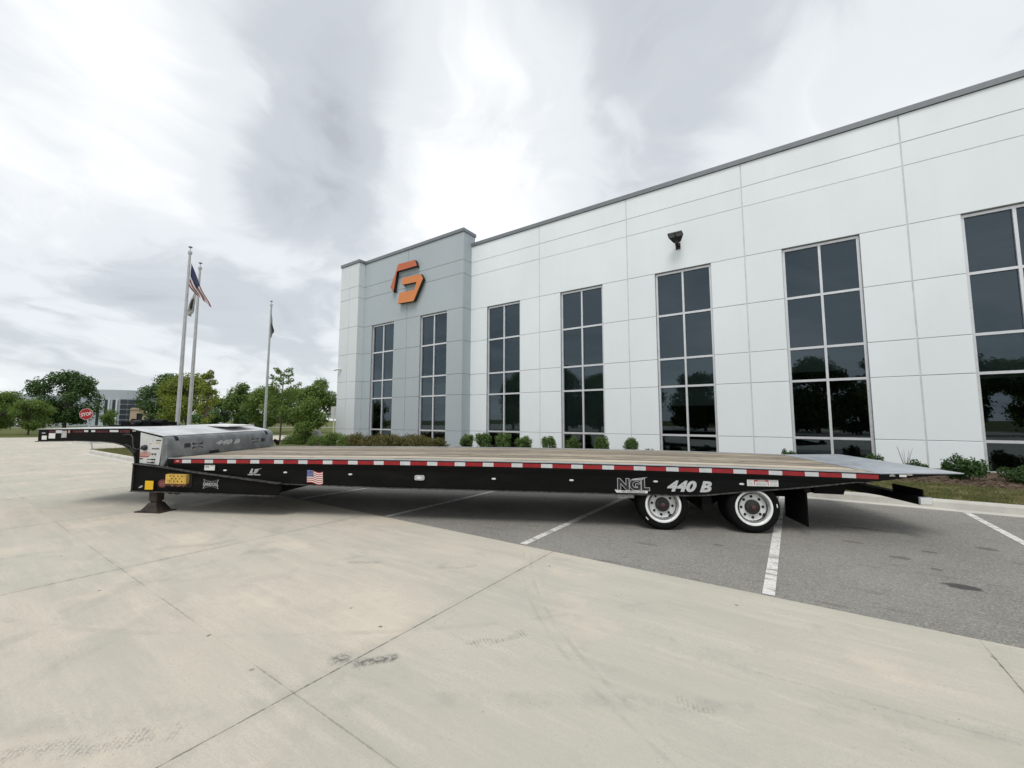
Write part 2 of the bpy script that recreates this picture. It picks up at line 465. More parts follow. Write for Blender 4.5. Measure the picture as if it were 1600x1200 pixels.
mk_concrete(); mk_asphalt(); mk_paint_line()
mk_wall('wall_white', (0.825, 0.875, 0.895))
mk_wall('wall_grey', (0.43, 0.48, 0.51))
mk_wall('wall_light_grey', (0.67, 0.715, 0.735))
mk_glass(); mk_wood()
simple('joint_dark', (0.30, 0.315, 0.325), 0.8)
simple('joint_seal', (0.60, 0.63, 0.64), 0.7)
simple('coping_metal', (0.20, 0.215, 0.23), 0.45, 0.3, var=.05)
simple('alu_frame', (0.70, 0.71, 0.73), 0.35, 0.35, var=.05)
simple('interior', (0.10, 0.105, 0.10), 0.9)
simple('blind', (0.36, 0.39, 0.37), 0.8, var=.05)
simple('curb_concrete', (0.50, 0.485, 0.44), 0.85, scale=2.0, bump=.4, bscale=80, dirt=.25)
mk_turf('turf', (0.095, 0.11, 0.036), (0.13, 0.145, 0.05), (0.07, 0.08, 0.03), (0.22, 0.20, 0.10))
mk_turf('mulch', (0.12, 0.085, 0.06), (0.17, 0.125, 0.09), (0.05, 0.034, 0.025), (0.16, 0.125, 0.09))
simple('mulch_chip', (0.13, 0.09, 0.062), 0.9, scale=9, var=.4)
mk_leaf('grass_blade', (0.075, 0.095, 0.03), (0.13, 0.145, 0.048), (0.26, 0.24, 0.115))
def dry_patches():
    t = MATS['grass_blade'].node_tree
    b = [n for n in t.nodes if n.type == 'BSDF_PRINCIPLED'][0]
    src = b.inputs['Base Color'].links[0].from_socket
    g = N(t, 'ShaderNodeNewGeometry').outputs['Position']
    c = MIX(t, MR(t, NOISE(t, g, 2.2, 5.0, 0.65), 0.46, 0.60, 0, 0.8), src, (0.36, 0.31, 0.17, 1))
    c = MIX(t, MR(t, NOISE(t, g, 1.1, 4.0, 0.6), 0.54, 0.66, 0, 0.7), c, (0.05, 0.075, 0.02, 1))
    t.links.new(c, b.inputs['Base Color'])
dry_patches()
mk_leaf('leaf_dark', (0.0338, 0.0706, 0.0248), (0.0619, 0.1224, 0.0371), (0.1125, 0.1903, 0.0536))
mk_leaf('leaf_mid', (0.0619, 0.1114, 0.0289), (0.1266, 0.1975, 0.0454), (0.211, 0.2911, 0.066))
mk_leaf('leaf_yellow', (0.0979, 0.1409, 0.0248), (0.1848, 0.2315, 0.039), (0.2826, 0.322, 0.0603))
mk_leaf('leaf_box', (0.0404, 0.0837, 0.0239), (0.0907, 0.1585, 0.0428), (0.1817, 0.2608, 0.0768))
mk_leaf('leaf_brown', (0.0813, 0.0858, 0.0286), (0.1381, 0.1326, 0.0429), (0.2113, 0.1638, 0.0644))
mk_leaf('leaf_glossy', (0.0234, 0.0624, 0.02), (0.0546, 0.1092, 0.0315), (0.0936, 0.1716, 0.0501))
simple('bark', (0.10, 0.08, 0.062), 0.9, scale=8, var=.3, bump=.6, bscale=30)
mk_dirtyblack('black_paint', (0.004, 0.004, 0.0042), 0.42, .07)
mk_dirtyblack('black_frame', (0.004, 0.004, 0.004), 0.55, .09)
simple('edge_wear', (0.02, 0.02, 0.019), 0.6, scale=16, var=.7, c2=(0.085,.082,.077))
simple('rubber', (0.006, 0.006, 0.0065), 0.8, scale=20, var=.3, bump=.3, bscale=120, spec=.12)
simple('white_rim', (0.86, 0.87, 0.86), 0.35, scale=6, var=.04, coat=.2, dirt=.12)
simple('hub_metal', (0.035, 0.033, 0.032), 0.5, 0.3, scale=20, var=.3)
simple('hub_cap', (0.10, 0.035, 0.035), 0.4)
simple('dark_hole', (0.008, 0.008, 0.008), 0.8)
simple('tape_dirty_shaded', (0.07, 0.008, 0.012), 0.5, scale=10, var=.4)  # red tape on the neck, dirt and shade both put into its colour
simple('tape_red', (0.29, 0.010, 0.016), 0.4, scale=8, var=.15, dirt=.2)
simple('tape_white', (0.58, 0.595, 0.605), 0.4, scale=8, var=.06, dirt=.3)
simple('zinc', (0.42, 0.45, 0.485), 0.42, 0.45, scale=2.5, var=.14, dirt=.15)
simple('step_grey', (0.20, 0.215, 0.225), 0.5, 0.2, scale=4.0, var=.28, dirt=.45)
simple('neck_top', (0.56, 0.57, 0.58), 0.5, 0.25, scale=3.0, var=.14, dirt=.2)
simple('panel_white', (0.56, 0.57, 0.56), 0.5, scale=5, var=.10, dirt=.35)
simple('sticker_white', (0.72, 0.72, 0.70), 0.45, var=.04)
simple('sticker_grey', (0.40, 0.41, 0.41), 0.45, scale=30, var=.25)
simple('sticker_dark', (0.02, 0.02, 0.022), 0.5)
simple('sticker_red', (0.42, 0.03, 0.03), 0.45)
simple('oval_red', (0.13, 0.03, 0.03), 0.5)
simple('oval_print', (0.28, 0.12, 0.11), 0.5)
simple('sticker_pink', (0.55, 0.27, 0.24), 0.5)
simple('sticker_blue', (0.03, 0.045, 0.20), 0.45)
simple('plate_yellow', (0.58, 0.37, 0.07), 0.55, scale=14, var=.2, dirt=.7)
simple('sticker_yellow', (0.80, 0.48, 0.01), 0.4)
simple('rust', (0.13, 0.055, 0.03), 0.85, scale=18, var=.5)
simple('leg_metal', (0.02, 0.016, 0.014), 0.65, scale=14, var=.4, c2=(0.05, 0.034, 0.025))
simple('lens_clear', (0.70, 0.70, 0.68), 0.2, coat=.6)
simple('faded_mark', (0.36, 0.37, 0.38), 0.55, scale=22, var=.25)
simple('silver_mark', (0.52, 0.53, 0.54), 0.4, scale=22, var=.12)
simple('logo_red', (0.52, 0.125, 0.045), 0.42, var=.04)
simple('logo_orange', (0.66, 0.225, 0.06), 0.42, var=.04)
simple('logo_side', (0.012, 0.012, 0.012), 0.5)
simple('lamp_black', (0.018, 0.018, 0.018), 0.45)
simple('lamp_lens', (0.14, 0.14, 0.145), 0.25)
simple('pole_alu', (0.44, 0.45, 0.455), 0.42, 0.45, scale=4, var=.08)
simple('flag_red', (0.16, 0.015, 0.025), 0.8)
simple('flag_white', (0.52, 0.51, 0.50), 0.8)
simple('flag_blue', (0.018, 0.022, 0.07), 0.8)
simple('flag_grey', (0.26, 0.26, 0.245), 0.8, scale=6, var=.35)
simple('flag_black', (0.03, 0.03, 0.03), 0.8)
simple('sign_red', (0.30, 0.010, 0.016), 0.5)
simple('far_wall', (0.40, 0.44, 0.475), 0.8, var=.05)
simple('far_wall_pale', (0.58, 0.62, 0.65), 0.8, var=.05)
simple('far_glass', (0.03, 0.04, 0.05), 0.15, var=.05)
simple('beige_wall', (0.44, 0.34, 0.24), 0.8, var=.06)
simple('rock', (0.36, 0.35, 0.335), 0.9, scale=4, var=.25, bump=.7, bscale=14)
simple('car_white', (0.70, 0.71, 0.72), 0.25, coat=.8, var=.02)
simple('car_grey', (0.20, 0.21, 0.22), 0.25, 0.3, coat=.8, var=.02)
simple('sign_back', (0.46, 0.47, 0.46), 0.5, 0.2)
simple('road_far', (0.30, 0.295, 0.28), 0.9)

# ------------------------------------------------------------------ mesh helpers
class MB:
    """collects shapes that become ONE mesh object"""
    def __init__(s):
        s.v, s.f, s.m = [], [], []

    def add(s, vs, fs, mi=0):
        n = len(s.v)
        s.v += [tuple(p) for p in vs]
        s.f += [tuple(i + n for i in f) for f in fs]
        s.m += [mi] * len(fs)
        return s

    def box(s, x0, x1, y0, y1, z0, z1, mi=0):
        return s.add([(x0, y0, z0), (x1, y0, z0), (x1, y1, z0), (x0, y1, z0), (x0, y0, z1), (x1, y0, z1), (x1, y1, z1), (x0, y1, z1)],
                     [(0, 3, 2, 1), (4, 5, 6, 7), (0, 1, 5, 4), (1, 2, 6, 5), (2, 3, 7, 6), (3, 0, 4, 7)], mi)

    def cbox(s, x0, x1, y0, y1, z0, z1, c, mi=0):
        """box chamfered all round its -y face (the face that shows)"""
        vs = []
        for (yy, k) in ((y1, 0), (y0 + c, 0), (y0, c)):
            vs += [(x0 + k, yy, z0 + k), (x1 - k, yy, z0 + k), (x1 - k, yy, z1 - k), (x0 + k, yy, z1 - k)]
        fs = [(0, 3, 2, 1)] if False else []
        for a in (0, 4):
            for i in range(4):
                j = (i + 1) % 4
                fs.append((a + i, a + j, a + 4 + j, a + 4 + i)[::-1])
        fs.append((8, 9, 10, 11))
        fs.append((3, 2, 1, 0))
        return s.add(vs, fs, mi)

    def prism(s, poly, axis, a, b, mi=0, side=None):
        """2-D polygon extruded; axis 'y': poly is (x,z); 'x': (y,z); 'z': (x,y)"""
        n = len(poly)
        def P(p, h):
            return {'y': (p[0], h, p[1]), 'x': (h, p[0], p[1]), 'z': (p[0], p[1], h)}[axis]
        vs = [P(p, a) for p in poly] + [P(p, b) for p in poly]
        base = len(s.v)
        s.v += vs
        s.f += [tuple(base + i for i in range(n)), tuple(base + n + i for i in range(n))[::-1]]
        s.m += [mi, mi]
        for i in range(n):
            j = (i + 1) % n
            s.f.append((base + j, base + i, base + n + i, base + n + j))
            s.m.append(mi if side is None else side)
        return s

    def strip(s, xs, zt, zb, y0, y1, mi=0, tilt=0.0):
        """long box along x whose top and bottom follow functions"""
        vs, fs = [], []
        for x in xs:
            vs += [(x, y0, zb(x) + tilt * y0), (x, y1, zb(x) + tilt * y1), (x, y1, zt(x) + tilt * y1), (x, y0, zt(x) + tilt * y0)]
        for i in range(len(xs) - 1):
            a, b = 4 * i, 4 * i + 4
            for j in range(4):
                k = (j + 1) % 4
                fs.append((a + j, b + j, b + k, a + k))
        fs.append((0, 1, 2, 3))
        e = 4 * (len(xs) - 1)
        fs.append((e + 3, e + 2, e + 1, e))
        return s.add(vs, fs, mi)

    def tube(s, pts, rad, seg=8, mi=0, cap=True):
        pts = [Vector(p) for p in pts]
        rs = rad if isinstance(rad, (list, tuple)) else [rad] * len(pts)
        rings = []
        up = None
        for i, p in enumerate(pts):
            d = (pts[min(i + 1, len(pts) - 1)] - pts[max(i - 1, 0)]).normalized()
            if up is None:
                up = d.orthogonal().normalized()
            else:
                up = (up - d * up.dot(d)).normalized()
            w = d.cross(up)
            rings.append([p + (up * math.cos(2 * math.pi * k / seg) + w * math.sin(2 * math.pi * k / seg)) * rs[i] for k in range(seg)])
        vs = [q for r in rings for q in r]
        fs = []
        for i in range(len(pts) - 1):
            for k in range(seg):
                l = (k + 1) % seg
                fs.append((i * seg + k, i * seg + l, (i + 1) * seg + l, (i + 1) * seg + k))
        if cap:
            fs.append(tuple(range(seg))[::-1])
            fs.append(tuple((len(pts) - 1) * seg + k for k in range(seg)))
        return s.add(vs, fs, mi)

    def lathe(s, prof, axis, c, seg=40, mi=0, flip=False):
        """prof: list of (radius, height along axis)"""
        vs, fs = [], []
        for r, h in prof:
            for k in range(seg):
                a = 2 * math.pi * k / seg
                u, w = r * math.cos(a), r * math.sin(a)
                if axis == 'y':
                    vs.append((c[0] + u, c[1] + h, c[2] + w))
                elif axis == 'x':
                    vs.append((c[0] + h, c[1] + u, c[2] + w))
                else:
                    vs.append((c[0] + u, c[1] + w, c[2] + h))
        for i in range(len(prof) - 1):
            for k in range(seg):
                l = (k + 1) % seg
                f = (i * seg + k, i * seg + l, (i + 1) * seg + l, (i + 1) * seg + k)
                fs.append(f[::-1] if flip else f)
        return s.add(vs, fs, mi)

    def off(s, o):
        s.v = [(a - o[0], b - o[1], c - o[2]) for a, b, c in s.v]
        return s

    def mesh(s, name, mats, smooth=False, fix=True):
        me = bpy.data.meshes.new(name)
        me.from_pydata(s.v, [], s.f)
        for m in (mats if isinstance(mats, (list, tuple)) else [mats]):
            me.materials.append(MATS[m])
        me.polygons.foreach_set('material_index', s.m)
        if fix:
            b = bmesh.new()
            b.from_mesh(me)
            bmesh.ops.recalc_face_normals(b, faces=b.faces)
            b.to_mesh(me)
            b.free()
        if smooth:
            me.polygons.foreach_set('use_smooth', [True] * len(me.polygons))
            try:
                me.set_sharp_from_angle(angle=R(35))
            except Exception:
                pass
        me.update()
        return me

    def build(s, name, mats, parent=None, smooth=False, loc=(0, 0, 0), rot=(0, 0, 0), fix=True):
        return link(name, s.mesh(name, mats, smooth, fix), parent, loc, rot)

def link(name, data, parent=None, loc=(0, 0, 0), rot=(0, 0, 0)):
    o = bpy.data.objects.new(name, data)
    COL.objects.link(o)
    o.location = loc
    o.rotation_euler = rot
    if parent:
        o.parent = parent
    return o

def tag(o, label, cat, group=None):
    o['label'] = label
    o['category'] = cat
    if group:
        o['group'] = group
    return o

def thing(name, label, cat, loc=(0, 0, 0), rz=0.0, group=None):
    return tag(link(name, None, None, loc, (0, 0, rz)), label, cat, group)

def struct(o, kind='structure'):
    o['kind'] = kind
    return o

def txt(name, s, size, mat, parent, loc, rot, bold=0.0, shear=0.0, sx=1.0, sy=1.0, depth=0.002, space=1.0, align='LEFT'):
    """flat lettering as a thin mesh"""
    cu = bpy.data.curves.new(name, 'FONT')
    cu.body = s
    cu.size = size
    cu.shear = shear
    cu.offset = bold
    cu.extrude = depth
    cu.space_character = space
    cu.align_x = align
    cu.resolution_u = 3
    tmp = bpy.data.objects.new('tmp', cu)
    COL.objects.link(tmp)
    bpy.context.view_layer.update()
    dg = bpy.context.evaluated_depsgraph_get()
    me = bpy.data.meshes.new_from_object(tmp.evaluated_get(dg))
    bpy.data.objects.remove(tmp)
    me.materials.clear()
    me.materials.append(MATS[mat])
    o = link(name, me, parent, loc, rot)
    o.scale = (sx, sy, 1)
    return o

def L2W(u, d, z=0.0):
    return Vector((u * math.cos(TH) + d * math.sin(TH), -u * math.sin(TH) + d * math.cos(TH), z))

LROT = (0, 0, -TH)

# ------------------------------------------------------------------ setting: ground, concrete, asphalt, curbs
def sheet(name, poly, z, mat, lot=True, thick=0.0):
    mb = MB()
    mb.add([(x, y, z) for x, y in poly], [tuple(range(len(poly)))])
    o = mb.build(name, mat, rot=LROT if lot else (0, 0, 0), fix=False)
    return struct(o)

sheet('ground', [(-1500, -1500), (1500, -1500), (1500, 1500), (-1500, 1500)], -0.06, 'turf', lot=False)
lot = sheet('concrete_lot', [(-120, -60), (120, -60), (90, 40), (-10, 48), (-20, 46), (-47, 37.5), (-120, 14.5)], -0.0025, 'concrete', lot=False)
sheet('far_road', [(-400, 62), (200, 120), (200, 127), (-400, 69)], -0.05, 'road_far', lot=False)
UJ = [-2.58 + 3.667 * k for k in range(-7, 5)]
DJ = [-13.24, -9.57, -5.904, -2.237, 1.43, 4.70]
for i in range(len(UJ) - 1):
    for j in range(len(DJ) - 1):
        g = 0.0013
        x0, x1, y0, y1 = UJ[i] + g, UJ[i + 1] - g, DJ[j] + g, DJ[j + 1] - g
        if DJ[j + 1] == 4.70:
            y1 = 4.70
        c = 0.002
        mb = MB()
        h = 0.0004 * rng.uniform(-1, 1)
        mb.add([(x0, y0, -.05), (x1, y0, -.05), (x1, y1, -.05), (x0, y1, -.05), (x0, y0, h - c), (x1, y0, h - c), (x1, y1, h - c), (x0, y1, h - c),
                (x0 + c, y0 + c, h), (x1 - c, y0 + c, h), (x1 - c, y1 - c, h), (x0 + c, y1 - c, h)],
               [(0, 1, 5, 4), (1, 2, 6, 5), (2, 3, 7, 6), (3, 0, 4, 7), (4, 5, 9, 8), (5, 6, 10, 9), (6, 7, 11, 10), (7, 4, 8, 11), (8, 9, 10, 11)])
        mb.build('slab', 'concrete', lot, rot=LROT, fix=False)

AU0, AU1, AD0, AD1 = -11.6, 34.0, 4.704, 10.92
asphalt = sheet('asphalt_parking', [(AU0, AD0), (AU1, AD0), (AU1, AD1), (AU0, AD1)], -0.002, 'asphalt')
for k in range(-2, 9):
    u = -3.06 + 2.79 * k
    if u - .06 < AU0:
        continue
    y1 = AD1 if u > -9 else AD1
    MB().add([(u - .052, 4.73, .002), (u + .052, 4.73, .002), (u + .052, y1 - .02, .002), (u - .052, y1 - .02, .002)], [(0, 1, 2, 3)]).build('parking_line', 'road_paint', asphalt, fix=False)

def curb(name, pts, closed=False, gutter=0.30):
    """kerb with a gutter pan swept along a line in lot coordinates; gutter on the right-hand side of the walk"""
    prof = [(gutter, -.05), (gutter, .004), (0.02, .0015), (0.0, .11), (-.025, .142), (-.05, .15), (-.17, .15), (-.18, .10), (-.18, -.05)]
    n = len(pts)
    mb = MB()
    vs = []
    for i in range(n):
        p = Vector(pts[i])
        a = Vector(pts[(i - 1) % n] if (closed or i) else pts[i])
        b = Vector(pts[(i + 1) % n] if (closed or i < n - 1) else pts[i])
        d = (b - a).normalized()
        r = Vector((d.y, -d.x))
        for o, z in prof:
            q = p + r * o
            vs.append((q.x, q.y, z))
    m = len(prof)
    fs = []
    for i in range(n if closed else n - 1):
        j = (i + 1) % n
        for k in range(m - 1):
            fs.append((i * m + k, j * m + k, j * m + k + 1, i * m + k + 1))
    if not closed:
        fs.append(tuple(range(m)))
        fs.append(tuple((n - 1) * m + k for k in range(m))[::-1])
    mb.add(vs, fs)
    return struct(mb.build(name, 'curb_concrete', rot=LROT))

def arc(cx, cy, r, a0, a1, n=8):
    return [(cx + r * math.cos(R(a0 + (a1 - a0) * i / n)), cy + r * math.sin(R(a0 + (a1 - a0) * i / n))) for i in range(n + 1)]

# curb behind the parking stalls, then round the lawn island at the left (walked so the gutter faces the lot)
xs_ = list(np.arange(34.0, -10.1, -2.0))
back_curb = [(u, 11.22) for u in xs_][::-1]
island_line = arc(-28.6, 6.4, 1.35, 150, 270, 8) + [(-24, 5.05), (-18, 5.05)] + arc(-13.2, 6.3, 1.25, 270, 360, 6) + [(-11.95, 8.5)] + arc(-11.0, 10.3, .95, 180, 90, 5)[0:5]
curb('parking_curb', island_line + back_curb)
curb('island_curb', [(-31.0, 15.5), (-30.7, 11.0), (-30.0, 8.0), (-29.77, 7.07)])

def terrain(name, u0, u1, d0, d1, zf, mat, nu, nd, mask=None):
    us, ds = np.linspace(u0, u1, nu), np.linspace(d0, d1, nd)
    vs = [(u, d, zf(u, d)) for d in ds for u in us]
    fs = []
    for j in range(nd - 1):
        for i in range(nu - 1):
            if mask and not mask((us[i] + us[i + 1]) / 2, (ds[j] + ds[j + 1]) / 2):
                continue
            a = j * nu + i
            fs.append((a, a + 1, a + nu + 1, a + nu))
    mb = MB().add(vs, fs)
    o = mb.build(name, mat, rot=LROT, smooth=True, fix=False)
    return struct(o)

def wob(u, d):
    return .012 * math.sin(u * 3.1 + d * 1.3) + .010 * math.sin(u * 1.3 - d * 4.1) + .006 * math.sin(u * 9.0 + d * 7.0)

def mulch_edge(u):
    return 13.75 + .16 * math.sin(u * .9) + .09 * math.sin(u * 2.3 + 1)

def zlawn(u, d):
    return .128 + .03 * max(0, d - 11.4) / 2.5 + wob(u, d) * .7

def zmulch(u, d):
    t = min(1, max(0, (d - mulch_edge(u)) / .5))
    return .12 + (.09 + .03 * (d - 13.7) / 3.5) * t + wob(u, d) * 1.6

terrain('lawn_strip', -11.0, 34, 11.36, 15.0, zlawn, 'turf', 140, 16)
terrain('lawn_island', -30.6, -11.2, 5.12, 17.4, lambda u, d: .132 + wob(u, d) * .4, 'turf', 60, 40,
        lambda u, d: (u > -30.0 + (-.7 if d > 8 else 0) and not (u > -12.05 and d < 11.5) and not (u < -28.9 and d < 6.2)))
terrain('mulch_bed', -30.4, 34, 13.3, 17.6, zmulch, 'mulch', 320, 26, lambda u, d: d > mulch_edge(u) - .12 and u > -30.2)
# a second small kerbed island across the drive
isl = [(-30.4, 28.5), (-29.0, 28.3), (-24.0, 31.0), (-22.5, 35.5), (-28.0, 36.0), (-31.2, 31.5), (-31.3, 29.4)]
c_, s_ = math.cos(TH), math.sin(TH)
isl_l = [(x * c_ - y * s_, x * s_ + y * c_) for x, y in isl]
curb('far_island_curb', isl_l, closed=True)
sheet('far_island_lawn', isl_l, .13, 'turf')

# grass blades and mulch chips, uncountable
def blades(name, label, u0, u1, d0, d1, n, zf, mask=None, h=(.03, .07)):
    u, d = rng.uniform(u0, u1, n), rng.uniform(d0, d1, n)
    vs = np.zeros((n, 3, 3))
    ang = rng.uniform(0, 2 * math.pi, n)
    hh = rng.uniform(h[0], h[1], n)
    lean = rng.normal(0, .028, (n, 2))
    w = rng.uniform(.004, .008, n)
    z = np.array([zf(a, b) for a, b in zip(u, d)]) - .004
    vs[:, 0] = np.stack([u - w * np.cos(ang), d - w * np.sin(ang), z], 1)
    vs[:, 1] = np.stack([u + w * np.cos(ang), d + w * np.sin(ang), z], 1)
    vs[:, 2] = np.stack([u + lean[:, 0], d + lean[:, 1], z + hh], 1)
    if mask is not None:
        vs = vs[np.array([mask(a, b) for a, b in zip(u, d)])]
    n = len(vs)
    me = bpy.data.meshes.new(name)
    me.from_pydata(vs.reshape(-1, 3).tolist(), [], np.arange(3 * n).reshape(-1, 3).tolist())
    me.materials.append(MATS['grass_blade'])
    o = link(name, me, rot=LROT)
    o['kind'] = 'stuff'
    o['label'] = label
    o['category'] = 'grass'
    return o

blades('grass', 'short dry-tipped grass between the curb and the mulch bed', -1.0, 9.0, 11.38, 14.0, 95000, zlawn, lambda u, d: d < mulch_edge(u) - .08 + .12 * math.sin(u * 17 + d * 9))
blades('grass', 'short green grass on the lawn island around the flagpoles', -29.6, -20.0, 5.2, 9.0, 30000, lambda u, d: .132 + wob(u, d) * .4, None, (.05, .10))

def chips():
    n = 9000
    u, d = rng.uniform(-1, 8.5, n), rng.uniform(13.5, 17.1, n)
    mb = []
    fs = []
    k = 0
    for a, b in zip(u, d):
        if b < mulch_edge(a):
            continue
        t = rng.uniform(0, math.pi)
        l, w = rng.uniform(.02, .06), rng.uniform(.006, .016)
        z = zmulch(a, b) + .004
        tl = rng.uniform(-.018, .022, 4)
        ca, sa = math.cos(t), math.sin(t)
        for (x, y), q in zip(((-l, -w), (l, -w), (l, w), (-l, w)), tl):
            mb.append((a + x * ca - y * sa, b + x * sa + y * ca, z + abs(q)))
        fs.append((k, k + 1, k + 2, k + 3))
        k += 4
    me = bpy.data.meshes.new('mulch_chips')
    me.from_pydata(mb, [], fs)
    me.materials.append(MATS['mulch_chip'])
    o = link('mulch_chips', me, rot=LROT)
    o['kind'] = 'stuff'
    o['label'] = 'brown shredded bark mulch spread along the wall'
    o['category'] = 'mulch'
chips()

# ------------------------------------------------------------------ the office building
D = 17.20
DT = 16.50       # tower front
DC = 16.02       # corner column front
S, WW, U0 = 4.4668, 2.152, -12.354
ZB = 0.16
ZL = dict(mull0=1.076, l3=3.033, l2=4.1675, l1=5.989, head=7.8095, r2=9.743, r1=10.524, cop=11.459)
ROWS = [ZB, 1.076, 3.033, 4.1675, 5.989, 7.8095]
UT0, UT1 = -23.30, -14.59      # tower extent along the wall
UC0 = -25.25                   # column start
UEND = U0 + 5.5 * S
BO = Vector((-5.0, D, 0.0))
bld = thing('office_building', 'long white two-storey office building of wall panels with tall dark windows and grey corner tower', 'building',
            L2W(-5.0, D, 0.0), -TH)

def bpart(mb, name, mats, parent=bld, smooth=False):
    mb.off(BO)
    return mb.build(name, mats, parent, smooth)

G = 0.010          # half joint
PT = 0.045         # panel thickness

def panel(x0, x1, y, z0, z1, mat, gl=G, gr=G, name='wall_panel'):
    yj = y + rng.uniform(0, .005)
    mb = MB().cbox(x0 + gl, x1 - gr, yj, y + PT, z0 + G * .8, z1 - G * .8, .008)
    return bpart(mb, name, mat)

# backing walls (what shows in the joints and the window jambs)
def backing(u0, u1, y, zt, wins, mat, thick=.30, name='wall'):
    mb = MB()
    y0, y1 = y + PT - .012, y + PT + thick
    edges = [u0]
    for a, b in wins:
        edges += [a, b]
    edges.append(u1)
    for i in range(0, len(edges), 2):
        mb.box(edges[i], edges[i + 1], y0, y1, 0.0, ROWS[-1])
    mb.box(u0, u1, y0, y1, ROWS[-1], zt)
    for a, b in wins:
        mb.box(a, b, y0, y1, 0, ZB)
    return bpart(mb, name, mat)

wins = [(U0 + i * S - WW / 2, U0 + i * S + WW / 2) for i in range(6)]
backing(UT1, UEND, D, ZL['cop'] + .05, wins, 'joint_dark')
twins = [(-22.40, -20.22), (-17.88, -15.73)]
backing(UT0 - .3, UT1, DT, 12.2, twins, 'joint_dark', name='tower_wall')

# white wall panels
for i in range(6):
    jl, jr = U0 + (i - .5) * S, U0 + (i + .5) * S
    jl = max(jl, UT1)
    g = .020
    for z0, z1 in ((ZL['head'], ZL['r2']), (ZL['r2'], ZL['r1']), (ZL['r1'], ZL['cop'])):
        panel(jl, jr, D, z0, z1, 'wall_white', g, g)
    for k in range(5):
        panel(jl, wins[i][0], D, ROWS[k], ROWS[k + 1], 'wall_white', g, 0)
        panel(wins[i][1], jr, D, ROWS[k], ROWS[k + 1], 'wall_white', 0, g)
    if i:
        bpart(MB().box(jl - .024, jl + .024, D + .016, D + PT, .1, ZL['cop']), 'joint_seal', 'joint_seal')
bpart(MB().box(UT1 + .01, UEND, D - .012, D + .3, 0.0, ZB - .012), 'wall_base', 'curb_concrete')

# tower panels
tj = [UT0, -19.05, UT1]
for a, b in ((UT0, -19.05), (-19.05, UT1)):
    for z0, z1 in ((ZL['head'], ZL['r2']), (ZL['r2'], ZL['r1']), (ZL['r1'], 12.12)):
        panel(a, b, DT, z0, z1, 'wall_grey', G, G if b < UT1 - .1 else 0)
for k in range(5):
    z0, z1 = ROWS[k], ROWS[k + 1]
    panel(UT0, twins[0][0], DT, z0, z1, 'wall_grey', G, 0)
    panel(twins[0][1], -19.05, DT, z0, z1, 'wall_grey', 0, G)
    panel(-19.05, twins[1][0], DT, z0, z1, 'wall_grey', G, 0)
    panel(twins[1][1], UT1, DT, z0, z1, 'wall_grey', 0, 0)
# return face of the tower (faces along the white wall), panels turned
def side_panel(u, y0, y1, z0, z1, mat):
    mb = MB()
    c = .008
    vs = []
    for xx, k in ((u - PT, 0), (u - c, 0), (u, c)):
        vs += [(xx, y0 + k, z0 + k + G * .8), (xx, y1 - k, z0 + k + G * .8), (xx, y1 - k, z1 - k - G * .8), (xx, y0 + k, z1 - k - G * .8)]
    fs = [(0, 1, 2, 3), (8, 9, 10, 11)]
    for a in (0, 4):
        for i in range(4):
            j = (i + 1) % 4
            fs.append((a + i, a + j, a + 4 + j, a + 4 + i))
    mb.add(vs, fs)
    return bpart(mb, 'wall_panel', mat)
LV = ROWS + [ZL['r2'], ZL['r1'], 12.12]
for k in range(len(LV) - 1):
    yend = D + .03 if LV[k + 1] < 11.2 else 17.5
    side_panel(UT1 + .035, DT + .004, yend, LV[k], LV[k + 1], 'wall_grey')
bpart(MB().box(UT1 - .3, UT1 + .012, DT + .05, 17.48, 0.0, 12.15), 'tower_return', 'joint_dark')
bpart(MB().box(UT0 + .1, UT1 - .32, DT + .36, 17.48, 11.5, 12.15), 'tower_parapet_back', 'wall_grey')

# corner column
mcol = -24.25
for k in range(len(LV) - 1):
    for a, b in ((UC0, mcol), (mcol, UT0)):
        panel(a, b, DC, LV[k], LV[k + 1], 'wall_light_grey', G * (a == mcol), G * (b == mcol))
    side_panel(UT0 + .02, DC + .004, DT + .004, LV[k], LV[k + 1], 'wall_light_grey')
bpart(MB().box(UC0 + .02, UT0 - .03, DC + .03, 17.4, 0, 12.15), 'column_core', 'joint_dark')
# end wall round the corner and the back
bpart(MB().box(UC0 - .02, UC0 + .018, DC + .002, 17.42, 0, 12.14), 'end_panel', 'wall_light_grey')
bpart(MB().box(UC0, UC0 + .3, 17.43, 55, 0, 11.4), 'end_wall', 'wall_white')
bpart(MB().box(UC0 + .32, UEND, 54.7, 55, 0, 11.4), 'rear_wall', 'wall_white')
bpart(MB().box(UEND - .28, UEND + .02, 17.56, 54.68, 0, 11.4), 'end_wall', 'wall_white')
bpart(MB().box(UC0 + .32, UEND - .3, D + .38, 54.6, 11.0, 11.25), 'roof', 'coping_metal')
# copings
bpart(MB().box(UT1 + .06, UEND + .03, D - .05, D + .42, ZL['cop'] + .005, ZL['cop'] + .19), 'coping', 'coping_metal')
bpart(MB().box(UT0 + .075, UT1 + .075, DT - .05, 17.55, 12.125, 12.31), 'tower_coping', 'coping_metal')
bpart(MB().box(UC0 - .06, UT0 + .07, DC - .05, 17.5, 12.128, 12.316), 'column_coping', 'coping_metal')

